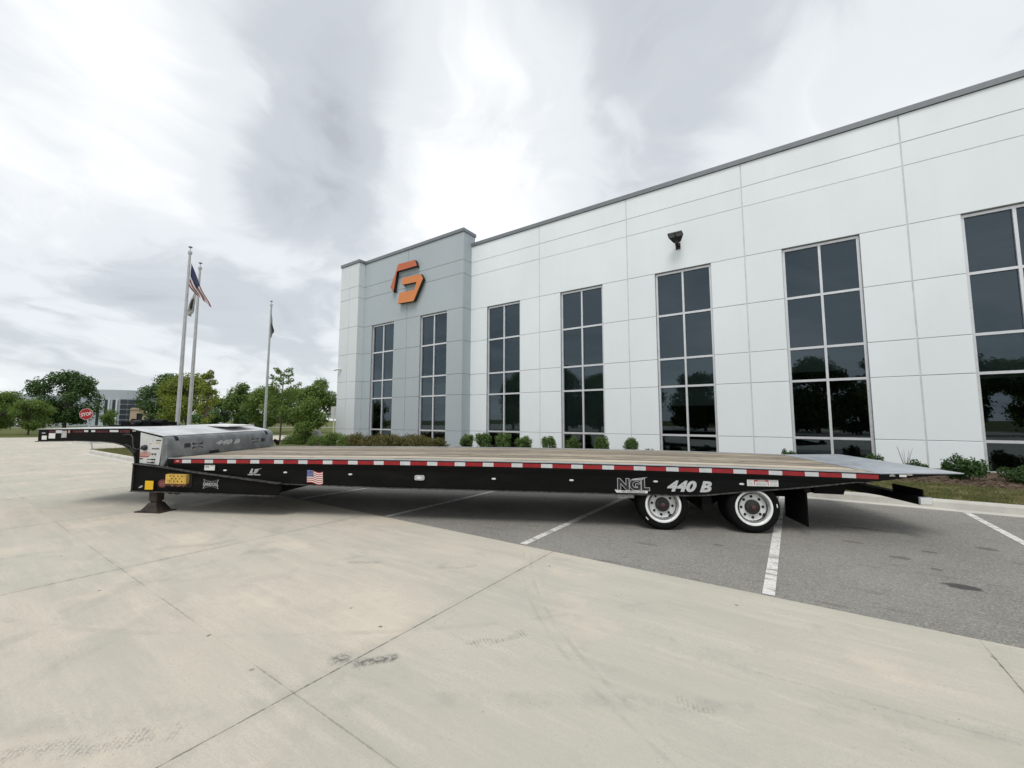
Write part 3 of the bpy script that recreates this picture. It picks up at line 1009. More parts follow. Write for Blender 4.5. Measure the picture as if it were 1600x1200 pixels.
# windows
def window(a, b, y, seed, blinds):
    yr = y + .17        # glass set back
    fw = .085
    mb = MB()
    y0, y1 = y + .10, y + .22
    zb, zt = ZB + .012, ROWS[-1] - .012
    mid = (a + b) / 2
    mb.box(a + .006, a + fw, y0, y1, zb, zt)
    mb.box(b - fw, b - .006, y0, y1, zb, zt)
    mb.box(a + fw, b - fw, y0 + .002, y1, zt - fw, zt)
    mb.box(a + fw, b - fw, y0 + .002, y1, zb, zb + fw * .8)
    mb.box(mid - .036, mid + .036, y0 + .003, y1, zb + fw * .8, zt - fw)
    for z in ROWS[1:-1]:
        mb.box(a + fw, mid - .036, y0 + .006, y1 - .004, z - .04, z + .04)
        mb.box(mid + .036, b - fw, y0 + .006, y1 - .004, z - .04, z + .04)
    w = bpart(mb, 'window', 'alu_frame')
    zs = [zb + fw * .8] + ROWS[1:-1] + [zt - fw]
    for k in range(5):
        lo = zs[k] + (.04 if k else 0)
        hi = zs[k + 1] - (.04 if k < 4 else 0)
        for x0, x1 in ((a + fw, mid - .036), (mid + .036, b - fw)):
            tx, tz = rng.uniform(-.004, .004, 2)
            p = MB().add([(x0, yr - tx, lo), (x1, yr + tx, lo), (x1, yr + tx + tz, hi), (x0, yr - tx + tz, hi)], [(0, 1, 2, 3)])
            p.off(BO)
            p.build('pane', 'tinted_glass', w, fix=False)
    for zlo, zhi in blinds:
        bpart(MB().box(a + .05, b - .05, y + .34, y + .35, zlo, zhi), 'blind', 'blind', w)
    return w

BL = [[(3.05, 4.12), (1.0, 3.0)], [(1.0, 4.12)], [(2.25, 4.12)], [(3.35, 4.12)], [(2.9, 4.12)], [(2.0, 4.12)]]
for i in range(6):
    window(*wins[i], D, i, BL[i])
window(*twins[0], DT, 10, [(3.1, 4.1)])
window(*twins[1], DT, 11, [(2.6, 4.1), (1.1, 1.9)])
# dim rooms behind the glass
mb = MB()
mb.box(UT0, UEND - .3, D + 6, D + 6.1, .1, 10.9)
mb.box(UT0, UEND - .3, D + .55, D + 6, .05, .12)
mb.box(UT0, UEND - .3, D + .55, D + 6, 4.02, 4.35)
mb.box(UT0, UEND - .3, D + .55, D + 6, 8.2, 8.3)
for i in range(0, 6, 2):
    u = U0 + (i + .5) * S
    mb.box(u - .06, u + .06, D + .55, D + 6, .12, 8.2)
mb.box(UT1 - .29, UT1 - .19, D + .29, D + 6, .12, 8.2)
mb.box(UT0 - .1, UT0 - .02, DT + .4, D + 6.1, .12, 8.2)
mb.box(UT0, UT1 - .3, DT + .36, D + .55, 8.2, 8.3)
mb.box(UT0, UT1 - .3, DT + .36, D + .55, 4.02, 4.35)
mb.box(UT0, UT1 - .3, DT + .36, D + .55, .05, .12)
mb.box(UT1 - .1, UEND - .3, D + .36, D + .55, 8.2, 8.3)
mb.box(UT1 - .1, UEND - .3, D + .36, D + .55, .05, .12)
mb.box(UEND - .4, UEND - .31, D + .36, D + 6, .12, 8.2)
for u in (-2.2, -1.2, 5.3, 6.2, -7.4, -11.9):
    mb.box(u, u + .9, D + 1.2, D + 1.9, .12, .85)
    mb.box(u + .2, u + .75, D + 1.5, D + 1.55, .86, 1.25)
bpart(mb, 'interior', 'interior')

# company emblem on the tower: two bent bars standing off the wall
LA = [(-19.64, 11.26), (-18.16, 11.20), (-17.99, 10.81), (-19.76, 10.83), (-20.05, 9.55), (-20.33, 9.92)]
LB = [(-19.23, 10.30), (-17.63, 10.23), (-17.45, 9.92), (-18.2, 8.70), (-19.6, 8.76), (-19.48, 9.42), (-18.17, 9.36), (-17.98, 9.82), (-19.27, 9.88)]
emb = thing('wall_emblem', 'orange and red angular emblem of two bent bars mounted on the grey tower', 'sign', L2W(-18.9, DT, 8.7), -TH)
EO = Vector((-18.9, DT, 8.7))
for poly, mt in ((LA, 'logo_red'), (LB, 'logo_orange')):
    mb = MB().prism(poly, 'y', DT - .24, DT - .06, 1, 1)
    mb.off(EO)
    body = mb.build('emblem_bar', [mt, 'logo_side'], emb)
    cx = sum(p[0] for p in poly) / len(poly); cz = sum(p[1] for p in poly) / len(poly)
    mb = MB().prism(poly, 'y', DT - .256, DT - .243, 0)
    mb.off(EO)
    mb.build('emblem_face', mt, body)
    mb = MB()
    for p in poly[::2]:
        q = (p[0] * .93 + cx * .07, p[1] * .93 + cz * .07)
        mb.box(q[0] - .03, q[0] + .03, DT - .058, DT + .004, q[1] - .03, q[1] + .03)
    mb.off(EO)
    mb.build('stand_off', 'logo_side', body)

# flood light on the white wall
fl = thing('flood_light', 'black twin-panel floodlight on a short bracket high on the white wall', 'light', L2W(-3.52, D, 8.66), -TH)
MB().box(-.09, .09, -.05, -.002, -.02, .24).build('bracket', 'lamp_black', fl)
MB().box(-.07, .07, -.24, -.052, .10, .20).box(-.06, .06, -.30, -.20, .12, .32).build('arm', 'lamp_black', fl)
hd = MB()
hd.add([(-.12, -.20, .20), (.12, -.20, .20), (.27, -.40, .36), (-.27, -.40, .36), (-.13, -.12, .24), (.13, -.12, .24), (.28, -.34, .43), (-.28, -.34, .43),
        (.27, -.62, .44), (-.27, -.62, .44), (.27, -.58, .50), (-.27, -.58, .50)],
       [(0, 1, 2, 3), (4, 7, 6, 5), (0, 4, 5, 1), (1, 5, 6, 2), (0, 3, 7, 4), (3, 2, 8, 9), (7, 11, 10, 6), (9, 8, 10, 11), (2, 6, 10, 8), (3, 9, 11, 7)])
head = hd.build('lamp_head', 'lamp_black', fl)
for x0 in (-.24, .03):
    MB().add([(x0, -.415, .362), (x0 + .21, -.415, .362), (x0 + .21, -.60, .430), (x0, -.60, .430)], [(0, 1, 2, 3)]).build('lens', 'lamp_lens', head)

cm = thing('security_camera', 'small white security camera on the pale corner column', 'camera', L2W(-24.9, DC, 5.05), -TH)
MB().box(-.06, .06, -.05, -.002, -.06, .06).build('mount', 'sticker_white', cm)
MB().tube([(0, -.05, 0), (-.12, -.14, .02)], .025).build('arm', 'sticker_white', cm)
b_ = MB().tube([(-.05, -.10, .02), (-.36, -.28, -.05)], [.06, .06], 10).build('housing', 'sticker_white', cm, True)
MB().tube([(-.362, -.281, -.05), (-.372, -.288, -.052)], .045, 10).build('lens', 'sticker_dark', b_)

# ------------------------------------------------------------------ the trailer
TROT = R(-7.856)
TO = Vector((-6.461, 7.519, 0))
tr = thing('flatbed_trailer', 'long black step-deck trailer with plank deck and red-white striped edge across the stalls', 'trailer', TO, TROT)
W = 2.65
TILT = 0.018
_px = np.array([.15, .31, 3.2, 5.9, 8.12, 10.5, 11.81])
_pz = np.array([.955, .958, .985, .994, .976, .944, .908])
_cf = np.polyfit(_px, _pz, 3)
def zd(x):
    return float(np.polyval(_cf, min(max(x, .15), 11.81)))
def zbot(x):
    return float(np.interp(x, [0.2, 2.5, 4.4, 9.2, 9.5, 9.97, 10.67, 11.2, 11.72], [.60, .558, .535, .532, .548, .61, .675, .742, .815]))
XS = list(np.linspace(.24, 11.80, 40))

# planks
npl = 17
pw = (W - .14) / npl
for i in range(npl):
    y0 = .07 + i * pw
    dz_ = rng.uniform(-.007, .003)
    cut = [.27] + sorted(rng.uniform(2, 10, 1).tolist() if i % 3 else []) + [11.79]
    mb = MB()
    for a, b in zip(cut[:-1], cut[1:]):
        xs = np.linspace(a + .002, b - .002, max(6, int((b - a) / .5)))
        mb.strip(xs, lambda x: zd(x) + dz_, lambda x: zd(x) - .035, y0 + .006, y0 + pw - .005, 0, TILT)
    mb.build('plank', 'deck_wood', tr)
# rails, beams, flanges on both sides
def side_set(s):
    """s=0 near side, s=1 far side"""
    def Y(a, b):
        return (a, b) if s == 0 else (W - b, W - a)
    o = TILT * (0 if s == 0 else W)
    MB().strip(XS, lambda x: zd(x) + .006 + o, lambda x: zd(x) - .006 + o, *Y(-.004, .066)).build('rail_cap', 'zinc', tr)
    MB().strip(XS, lambda x: zd(x) - .0065 + o, lambda x: zd(x) - .115 + o, *Y(0, .05)).build('side_rail', 'black_paint', tr)
    MB().strip(XS, lambda x: zd(x) - .1155 + o, lambda x: max(zd(x) - .155, zbot(x) + .005) + o, *Y(.012, .05)).build('fascia', 'black_frame', tr)
    xs = [x for x in XS if x < 11.72] + [11.72]
    MB().strip(xs, lambda x: zd(x) - .12 + o, lambda x: min(zbot(x), zd(x) - .121) + o, *Y(.03, .06)).build('side_beam', 'black_paint', tr)
    MB().strip(xs, lambda x: min(zbot(x) - .001, zd(x) - .13) + o, lambda x: min(zbot(x) - .016, zd(x) - .14) + o, *Y(.005, .16)).build('bottom_flange', 'edge_wear', tr)
side_set(0); side_set(1)
# cross members and centre rails under the planks
mb = MB()
for k, x in enumerate(np.arange(.6, 11.7, .55)):
    mb.box(x, x + .08, .07, W - .07, zd(x) - .16, zd(x) - .045)
mb.build('cross_member', 'black_frame', tr)
for y in (.95, 1.62):
    MB().strip(XS, lambda x: zd(x) - .165, lambda x: max(zbot(x), .55) if x < 11 else zbot(x), y, y + .12).build('centre_rail', 'black_frame', tr)

# reflective tape pieces along the near rail
def on_face(x0, x1, z0, z1, y, mat, name, parent=tr, t=.003, slope=None):
    if slope is None:
        mb = MB().box(x0, x1, y - t, y, z0, z1)
    else:
        mb = MB().strip([x0, x1], lambda x: slope(x) + z1, lambda x: slope(x) + z0, y - t, y)
    return mb.build(name, mat, parent)
TAPE = [0.715, 1.16, 1.613, 2.065, 2.524, 2.98, 3.437, 3.897, 4.359, 4.824, 5.289, 5.757, 6.225, 6.694, 7.169, 7.642, 8.118, 8.592, 9.072, 9.547, 10.033, 10.523, 11.011, 11.499]
for i, x in enumerate(TAPE[:-1]):
    per = TAPE[i + 1] - x
    on_face(x, x + per * .622, -.083, -.022, -.001, 'tape_red', 'tape_strip', slope=zd)
    on_face(x + per * .624, x + per * .998, -.083, -.022, -.001, 'tape_white', 'tape_strip', slope=zd)
on_face(.50, .535, -.083, -.022, -.001, 'tape_red', 'tape_strip', slope=zd)
on_face(.537, .715, -.083, -.022, -.001, 'tape_white', 'tape_strip', slope=zd)
on_face(.375, .50 - .002, -.083, -.022, -.001, 'tape_red', 'tape_strip', slope=zd)
on_face(TAPE[-1], 11.79, -.083, -.022, -.001, 'tape_red', 'tape_strip', slope=zd)
# marker lights on the beam
for x, z in ((1.38, .76), (2.549, .745), (3.754, .735), (6.224, .712), (7.464, .716), (8.737, .724), (9.97, .713)):
    mb = MB().lathe([(0.0, -.012), (.7, -.012), (1.0, -.004), (1.0, .0)], 'y', (0, 0, 0), 16)
    mb.v = [(p[0] * .036 + x, p[1] + .029, p[2] * .016 + z) for p in mb.v]
    mb.build('marker_light', 'lens_clear', tr, True)
mb = MB().prism([(4.91 + .085 * math.copysign(abs(math.cos(t)) ** .4, math.cos(t)) + .07, .705 + .042 * math.copysign(abs(math.sin(t)) ** .4, math.sin(t))) for t in np.linspace(0, 2 * math.pi, 25)[:-1]], 'y', .014, .029)
lt = mb.build('side_lamp', 'sticker_grey', tr)
mb = MB().prism([(4.98 + .04 * math.cos(t), .705 + .022 * math.sin(t)) for t in np.linspace(0, 2 * math.pi, 17)[:-1]], 'y', .01, .0175)
mb.build('lens', 'lens_clear', lt)

YB = .0285         # just proud of the beam web
RX = (R(90), 0, 0)
# model number
txt('model_lettering', '440 B', .222, 'silver_mark', tr, (8.90, YB, .590), RX, bold=.0105, shear=.28, sx=1.19, sy=.95, space=1.0)
# outlined letters with wing and white bar
txt('lettering_outline', 'NGL', .225, 'silver_mark', tr, (8.165, YB + .0005, .595), RX, bold=.016, sx=1.04, depth=.001)
txt('lettering', 'NGL', .225, 'sticker_dark', tr, (8.165, YB - .001, .595), RX, bold=.009, sx=1.04, depth=.001)
MB().prism([(8.33, .735), (8.52, .735), (8.62, .79), (8.45, .765)], 'y', YB - .003, YB - .001).build('wing_decal', 'faded_mark', tr)
MB().prism([(8.125, .585), (8.135, .592), (8.18, .578), (8.615, .578), (8.615, .545), (8.15, .545)], 'y', YB - .004, YB).build('white_bar', 'sticker_white', tr)
txt('bar_lettering', 'NEXT GENERATION LEASING', .026, 'sticker_dark', tr, (8.23, YB - .005, .553), RX, bold=.0004, sx=1.0, depth=.0005)
# warning label
wl = on_face(10.045, 10.475, .688, .782, .029, 'sticker_white', 'warning_label')
MB().box(10.14, 10.34, .0245, .0257, .755, .777).box(10.14, 10.15, .0245, .0257, .70, .754).box(10.33, 10.34, .0245, .0257, .70, .754).build('label_band', 'sticker_red', wl)
mb = MB()
for k in range(4):
    mb.box(10.06, 10.12, .0245, .0257, .70 + k * .02, .707 + k * .02)
    mb.box(10.36, 10.46, .0245, .0257, .70 + k * .02, .707 + k * .02)
    mb.box(10.17, 10.31, .0245, .0257, .70 + k * .012, .705 + k * .012)
mb.build('label_print', 'sticker_grey', wl)
txt('label_lettering', 'WARNING', .022, 'sticker_white', wl, (10.19, .0243, .758), RX, bold=.0006, depth=.0003)
# flag decal
def flag_decal():
    x0, x1, z0, z1 = 2.955, 3.25, .578, .792
    def P(a, b):
        w = .018 * math.sin(a * 6.0 + .4) * (.3 + a)
        return (x0 + a * (x1 - x0) + b * .012, z1 - b * (z1 - z0) + w - .02 * a)
    mb = MB()
    n = 10
    for r in range(13):
        a0 = .42 if r < 7 else 0.0
        for i in range(n):
            f0, f1 = a0 + (1 - a0) * i / n, a0 + (1 - a0) * (i + 1) / n
            q = [P(f0, r / 13), P(f1, r / 13), P(f1, (r + 1) / 13), P(f0, (r + 1) / 13)]
            mb.add([(p[0], YB - .002, p[1]) for p in q], [(0, 1, 2, 3)], r % 2)
    for i in range(5):
        f0, f1 = .42 * i / 5, .42 * (i + 1) / 5
        q = [P(f0, 0), P(f1, 0), P(f1, 7 / 13), P(f0, 7 / 13)]
        mb.add([(p[0], YB - .002, p[1]) for p in q], [(0, 1, 2, 3)], 2)
    for r in range(5):
        for i in range(6):
            c = P(.035 + .07 * i, .05 + .105 * r)
            mb.add([(c[0] + .005 * math.cos(t), YB - .0025, c[1] + .005 * math.sin(t)) for t in np.linspace(0, 2 * math.pi, 6)[:-1]], [(0, 1, 2, 3, 4)], 1)
    o = mb.build('flag_decal', ['sticker_red', 'sticker_white', 'sticker_blue'], tr, fix=False)
    o['label'] = 'small stars and stripes decal on the black side beam'
flag_decal()
# eagle style mark and small stickers behind the neck
MB().prism([(1.86, .715), (1.90, .80), (1.935, .80), (1.91, .73), (1.95, .73), (1.96, .79), (2.11, .81), (2.04, .785), (2.02, .745), (1.99, .715)], 'y', YB - .002, YB).build('bird_decal', 'faded_mark', tr)
txt('small_lettering', 'LEGEND TRAILERS', .022, 'sticker_white', tr, (1.83, YB - .001, .688), RX, bold=.0008, sx=1.35, depth=.0005)
sg = on_face(.985, 1.19, .757, .852, .011, 'sticker_white', 'white_label')
MB().box(1.0, 1.08, .0065, .0078, .80, .835).box(1.115, 1.13, .0065, .0078, .82, .84).box(1.15, 1.165, .0065, .0078, .82, .84).build('label_print', 'sticker_grey', sg)
on_face(.42, .47, .905, .92, -.001, 'lens_clear', 'marker_light')

# goose neck
NECK = [(-2.63, 1.463), (-2.63, 1.244), (-1.75, 1.262), (-1.2, 1.255), (-.90, 1.233), (-.70, 1.19), (-.56, 1.12), (-.47, 1.03), (-.435, .95), (-.425, .86),
        (.11, .822), (.15, 1.335), (-.36, 1.444), (-.60, 1.488)]
def tz(s, pts):
    return [(a, b + (TILT * W if s else 0)) for a, b in pts]
for s, (y0, y1) in enumerate(((0.0, .05), (W - .05, W))):
    MB().prism(tz(s, NECK), 'y', y0, y1).build('neck_beam', 'black_paint', tr)
    # flanges following the underside
    low = [(-2.66, 1.242), (-1.75, 1.260), (-1.2, 1.253), (-.90, 1.231), (-.70, 1.188), (-.56, 1.118), (-.47, 1.028), (-.437, .95), (-.428, .86), (-.412, .374)]
    low = tz(s, low)
    poly = low + [(a - .012, b - .014) for a, b in low[::-1]]
    MB().prism(poly, 'y', y0 - .02, y1 + .06).build('neck_flange', 'edge_wear', tr)
# top skin of the neck (falls towards the deck at the back)
def neck_top(x):
    return float(np.interp(x, [-2.66, -.60, .13], [1.466, 1.491, 1.352]))
xs = list(np.linspace(-2.66, -.60, 10)) + list(np.linspace(-.5, .13, 6))
mb = MB()
mb.strip(xs, lambda x: neck_top(x) + .008, lambda x: neck_top(x) - .002, -.012, W + .012, 0, TILT)
mb.build('neck_top', 'neck_top', tr)
MB().box(-2.655, -2.62, .055, W - .055, 1.25, 1.46).build('neck_front', 'black_frame', tr)
MB().box(-2.6, -.45, .06, W - .06, 1.28, 1.30).build('neck_pan', 'black_frame', tr)
# sheet lying on the neck
mb = MB()
mb.add([(-.75, 1.55, 1.522), (.0, 1.55, 1.50), (.0, 2.3, 1.51), (-.75, 2.3, 1.535)], [(0, 1, 2, 3)])
mb.v += [(a, b, c + .025) for a, b, c in mb.v]
mb.f += [(4, 7, 6, 5), (0, 4, 5, 1), (1, 5, 6, 2), (2, 6, 7, 3), (3, 7, 4, 0)]
mb.m += [0] * 5
mb.build('top_hatch', 'sticker_white', tr)
# step face at the front of the deck
prof = [(.11, 1.345), (.15, 1.343), (.185, 1.330), (.205, 1.30), (.215, 1.26), (.235, .962), (.15, .80), (.10, .80)]
mb = MB()
for s in (0, 1):
    pass
ys = np.linspace(-.012, W + .012, 9)
vs, fs = [], []
for y in ys:
    for a, b in prof:
        vs.append((a, y, b + TILT * y))
m = len(prof)
for i in range(len(ys) - 1):
    for k in range(m):
        l = (k + 1) % m
        fs.append((i * m + k, i * m + l, (i + 1) * m + l, (i + 1) * m + k))
fs += [tuple(range(m)), tuple(8 * m + k for k in range(m))[::-1]]
mb.add(vs, fs)
step = mb.build('step_face', 'step_grey', tr, True)
FX = .2345
RF = (R(90), 0, R(90))
def fz(y, z):
    return z + TILT * y
def on_step(y0, y1, z0, z1, mat, name, t=.006):
    def X(z):
        return .215 + (1.26 - z) * .0671 if z < 1.26 else .213
    mb = MB()
    vs = []
    for q in (0.0005, t):
        vs += [(X(z0) + q, y0, fz(y0, z0)), (X(z0) + q, y1, fz(y1, z0)), (X(z1) + q, y1, fz(y1, z1)), (X(z1) + q, y0, fz(y0, z1))]
    mb.add(vs, [(0, 1, 2, 3), (4, 5, 6, 7), (0, 1, 5, 4), (1, 2, 6, 5), (2, 3, 7, 6), (3, 0, 4, 7)])
    return mb.build(name, mat, step)
on_step(.32, .44, 1.12, 1.20, 'sticker_dark', 'dark_square')
on_step(2.27, 2.38, 1.10, 1.18, 'sticker_dark', 'dark_square')
on_step(.86, 1.10, .965, 1.02, 'dark_hole', 'cut_out', .004)
def bow(name, parent, P, w, h, mat_bg, mat_fg, word, place, size):
    """four-pointed pinched badge outline with a word across it"""
    def outline(k):
        return [(-w * k, h * k), (-w * .35 * k, h * .62 * k), (0, h * .55 * k), (w * .35 * k, h * .62 * k), (w * k, h * k), (w * .78 * k, 0), (w * k, -h * k), (w * .35 * k, -h * .62 * k), (0, -h * .55 * k), (-w * .35 * k, -h * .62 * k), (-w * k, -h * k), (-w * .78 * k, 0)]
    o = None
    for j, (k, mt) in enumerate(((1.0, mat_fg), (.90, mat_bg))):
        mb = MB()
        pts = [P(a, b, .001 + .0015 * j) for a, b in outline(k)]
        ctr = P(0, 0, .001 + .0015 * j)
        n = len(pts)
        mb.add([ctr] + pts, [(0, i + 1, (i + 1) % n + 1) for i in range(n)])
        q = mb.build(name if o is None else 'badge_field', mt, parent if o is None else o, fix=False)
        o = o or q
    loc, rot = place
    txt('badge_lettering', word, size, mat_fg, o, loc, rot, bold=size * .03, sx=.9, depth=.0006, align='CENTER')
    return o
for yc in (.60, 2.08):
    zc = 1.145
    def P(a, b, q, yc=yc, zc=zc):
        return (.215 + (1.26 - zc - b) * .0671 + q + .001, yc + a, fz(yc + a, zc + b))
    bow('badge', step, P, .15 if yc < 1 else .14, .072, 'sticker_dark', 'faded_mark', 'LANDOLL', ((.2275, yc, fz(yc, zc - .022)), RF), .058)
txt('step_lettering', '440 B', .20, 'silver_mark', step, (.2265, 1.0, fz(1.3, 1.12)), (R(94), 0, R(90)), bold=.008, shear=.3, sx=1.3, sy=.62, depth=.0012)
# lashing slots in the rounded top edge
for yc in (.17, 2.45):
    mb = MB()
    for i in range(6):
        pass
    pr = [(.150, 1.346), (.187, 1.332), (.208, 1.30), (.217, 1.262)]
    vs = [(a + .002, yc - .035, b + .002 + TILT * yc) for a, b in pr] + [(a + .002, yc + .035, b + .002 + TILT * yc) for a, b in pr]
    mb.add(vs, [(i, i + 1, i + 5, i + 4) for i in range(3)])
    mb.build('lashing_slot', 'dark_hole', step, fix=False)
mb = MB().tube([(.24, W + .03, 1.17), (.30, W + .09, 1.10), (.30, W + .09, 1.04)], [.03, .05, .03], 8)
mb.build('hook', 'black_frame', tr, True)

# control panel on the near side of the neck
PAN = [(-.36, 1.418), (.115, 1.318), (.072, .835), (-.335, .868)]
cp = MB().prism(PAN, 'y', -.012, -.001).build('control_panel', 'panel_white', tr)
def cpbox(x0, x1, z0, z1, mat, name, t=.004):
    return MB().box(x0, x1, -.0125 - t, -.0125, z0, z1).build(name, mat, cp)
cpbox(-.335, -.12, 1.035, 1.062, 'sticker_pink', 'panel_label'); cpbox(-.335, -.12, .995, 1.025, 'sticker_pink', 'panel_label'); cpbox(-.335, -.15, .975, .988, 'sticker_red', 'panel_label')
cpbox(-.33, -.27, .935, .953, 'sticker_dark', 'panel_label')
cpbox(-.02, .085, 1.27, 1.285, 'sticker_dark', 'panel_label'); cpbox(-.01, .07, 1.225, 1.24, 'plate_yellow', 'panel_label')
cpbox(-.16, -.11, 1.21, 1.222, 'sticker_pink', 'panel_label')
for x, z in [(-.07, 1.03), (-.01, 1.03), (-.07, .935), (-.02, .935), (-.07, .88), (-.03, .88)]:
    mb = MB().lathe([(.0001, -.022), (.012, -.022), (.013, 0)], 'y', (x, -.0125, z), 10)
    mb.build('control_knob', 'sticker_dark', cp, True)
mb = MB()
for k in range(6):
    mb.box(-.095 + k * .027, -.08 + k * .027, -.016, -.0125, 1.115, 1.14)
mb.box(-.18, -.10, -.018, -.0125, .928, .938).box(-.18, -.10, -.018, -.0125, .873, .883)
mb.build('panel_print', 'sticker_dark', cp)
mb = MB().lathe([(.0001, -.06), (.03, -.06), (.042, -.05), (.05, -.02), (.05, 0)], 'y', (-.235, -.0125, 1.145), 16)
plug = mb.build('plug_socket', 'sticker_dark', cp, True)
MB().tube([(-.235, -.055, 1.145), (-.29, -.075, 1.12), (-.345, -.085, 1.115), (-.40, -.08, 1.14), (-.44, -.07, 1.22), (-.47, -.05, 1.32), (-.53, -.035, 1.375), (-.62, -.03, 1.385), (-.70, -.03, 1.37)], .011, 8).build('cable', 'hub_metal', tr, True)
MB().tube([(-.62, -.045, 1.20), (-.52, -.05, 1.17), (-.46, -.05, 1.10), (-.40, -.04, 1.06)], .010, 8).build('air_hose', 'hub_metal', tr, True)
# stickers and tape along the neck
for x0, x1, z0, z1, mt in ((-2.54, -2.43, 1.27, 1.345, 'sticker_white'), (-2.55, -2.47, 1.385, 1.405, 'sticker_grey'), (-2.385, -2.24, 1.295, 1.392, 'sticker_white'), (-2.385, -2.245, 1.398, 1.445, 'tape_dirty_shaded'),
                           (-2.235, -2.09, 1.395, 1.45, 'tape_white'), (-2.10, -1.985, 1.31, 1.44, 'sticker_grey'), (-1.955, -1.915, 1.40, 1.45, 'sticker_pink'), (-1.85, -1.62, 1.408, 1.448, 'tape_dirty_shaded'),
                           (-1.60, -1.51, 1.42, 1.455, 'tape_white'), (-1.445, -1.356, 1.42, 1.456, 'tape_white'), (-1.33, -1.07, 1.41, 1.452, 'tape_dirty_shaded'), (-1.04, -.85, 1.422, 1.46, 'tape_white'), (-.82, -.60, 1.41, 1.462, 'tape_dirty_shaded')):
    on_face(x0, x1, z0, z1, -.001, mt, 'neck_sticker')
on_face(-.55, -.48, 1.44, 1.452, -.001, 'lens_clear', 'marker_light')

# lower front frame under the neck
LOW = [(-.41, .374), (.80, .372), (2.44, .360), (2.53, .47), (2.50, .556), (.80, .722), (.11, .806), (-.41, .850)]
for s, (y0, y1) in enumerate(((-.028, .004), (W - .004, W + .028))):
    fr = MB().prism(LOW, 'y', y0, y1).build('front_frame', 'black_frame', tr)
    up = [(-.42, .850), (.11, .806), (.80, .722), (2.50, .556)]
    MB().prism(up + [(a, b + .013) for a, b in up[::-1]], 'y', y0 - .05, y1 + .02).build('frame_flange', 'edge_wear', fr)
    dn = [(-.42, .373), (.80, .371), (2.45, .359)]
    MB().prism(dn + [(a, b - .013) for a, b in dn[::-1]], 'y', y0 - .05, y1 + .06).build('frame_flange', 'edge_wear', fr)
    MB().box(-.42, -.408, y0 - .03, y1 + .05, .36, .86).build('frame_flange', 'edge_wear', fr)
    if s == 0:
        nf = fr
for x in (-.36, 2.36):
    MB().box(x, x + .06, .01, W - .01, .39, .55).build('frame_tie', 'black_frame', tr)
MB().tube([(.30, -.02, .358), (.36, -.02, .335), (.42, -.02, .350), (.50, -.02, .332), (.58, -.02, .355)], .012, 8).build('air_hose', 'sticker_dark', tr, True)
YF = -.028
on_face(-.10, .068, .408, .562, YF - .052, 'sticker_yellow', 'yellow_label', nf)
mb = MB().prism([(.195 + .092 * math.cos(t), .512 + .072 * math.sin(t)) for t in np.linspace(0, 2 * math.pi, 29)[:-1]], 'y', YF - .003, YF)
ov = mb.build('oval_decal', 'oval_red', nf)
for zc in (.485, .512, .538):
    MB().box(.14, .25, YF - .0045, YF - .0035, zc - .006, zc + .006).build('decal_print', 'oval_print', ov)
# perforated yellow step with a rusty lower edge
ys_ = MB().box(.33, .745, YF - .075, YF - .0005, .525, .688)
yp = ys_.build('step_plate', 'plate_yellow', nf)
for r in range(3):
    for c in range(4 if r != 1 else 3):
        mb = MB().lathe([(.0001, -.003), (.011, -.003), (.012, 0)], 'y', (.42 + c * .08 + (.04 if r == 1 else 0), YF - .0755, .57 + r * .045), 8)
        mb.build('step_hole', 'dark_hole', yp)
mb = MB().prism([(.335, .52), (.37, .49), (.41, .505), (.47, .475), (.52, .50), (.58, .47), (.65, .495), (.70, .475), (.75, .51), (.765, .535), (.745, .524)], 'y', YF - .07, YF - .0005)
mb.build('rusty_edge', 'rust', yp)
MB().prism([(.315, .455), (.78, .455), (.80, .47), (.80, .71), (.315, .71)], 'y', YF - .012, YF - .0004).build('step_backing', 'dark_hole', nf)
def PB(a, b, q):
    return (1.17 + a, YF - q, .525 + b)
bow('badge', nf, PB, .155, .085, 'sticker_dark', 'faded_mark', 'LANDOLL', ((1.17, YF - .0035, .495), RX), .075)
MB().prism([(-.30, .42), (-.24, .47), (-.20, .46), (-.23, .43)], 'y', YF - .003, YF).build('bird_decal', 'faded_mark', nf)

# landing legs
for y0 in (-.02, W - .15):
    lg = MB().box(-.08, .08, y0 + .01, y0 + .15, .20, .372).box(-.062, .062, y0 + .025, y0 + .135, .09, .2).build('landing_leg', 'leg_metal', tr)
    mb = MB()
    yc = y0 + .085
    mb.add([(-.27, yc - .16, .0), (.25, yc - .16, .0), (.25, yc + .16, .0), (-.27, yc + .16, .0), (-.27, yc - .16, .018), (.25, yc - .16, .018), (.25, yc + .16, .018), (-.27, yc + .16, .018),
            (-.075, yc - .08, .16), (.075, yc - .08, .16), (.075, yc + .08, .16), (-.075, yc + .08, .16), (-.19, yc - .13, .02), (.17, yc - .13, .02), (.17, yc + .13, .02), (-.19, yc + .13, .02)],
           [(3, 2, 1, 0), (4, 5, 6, 7), (0, 1, 5, 4), (1, 2, 6, 5), (2, 3, 7, 6), (3, 0, 4, 7), (12, 13, 9, 8), (13, 14, 10, 9), (14, 15, 11, 10), (15, 12, 8, 11), (8, 9, 10, 11)])
    mb.build('foot', 'leg_metal', lg)

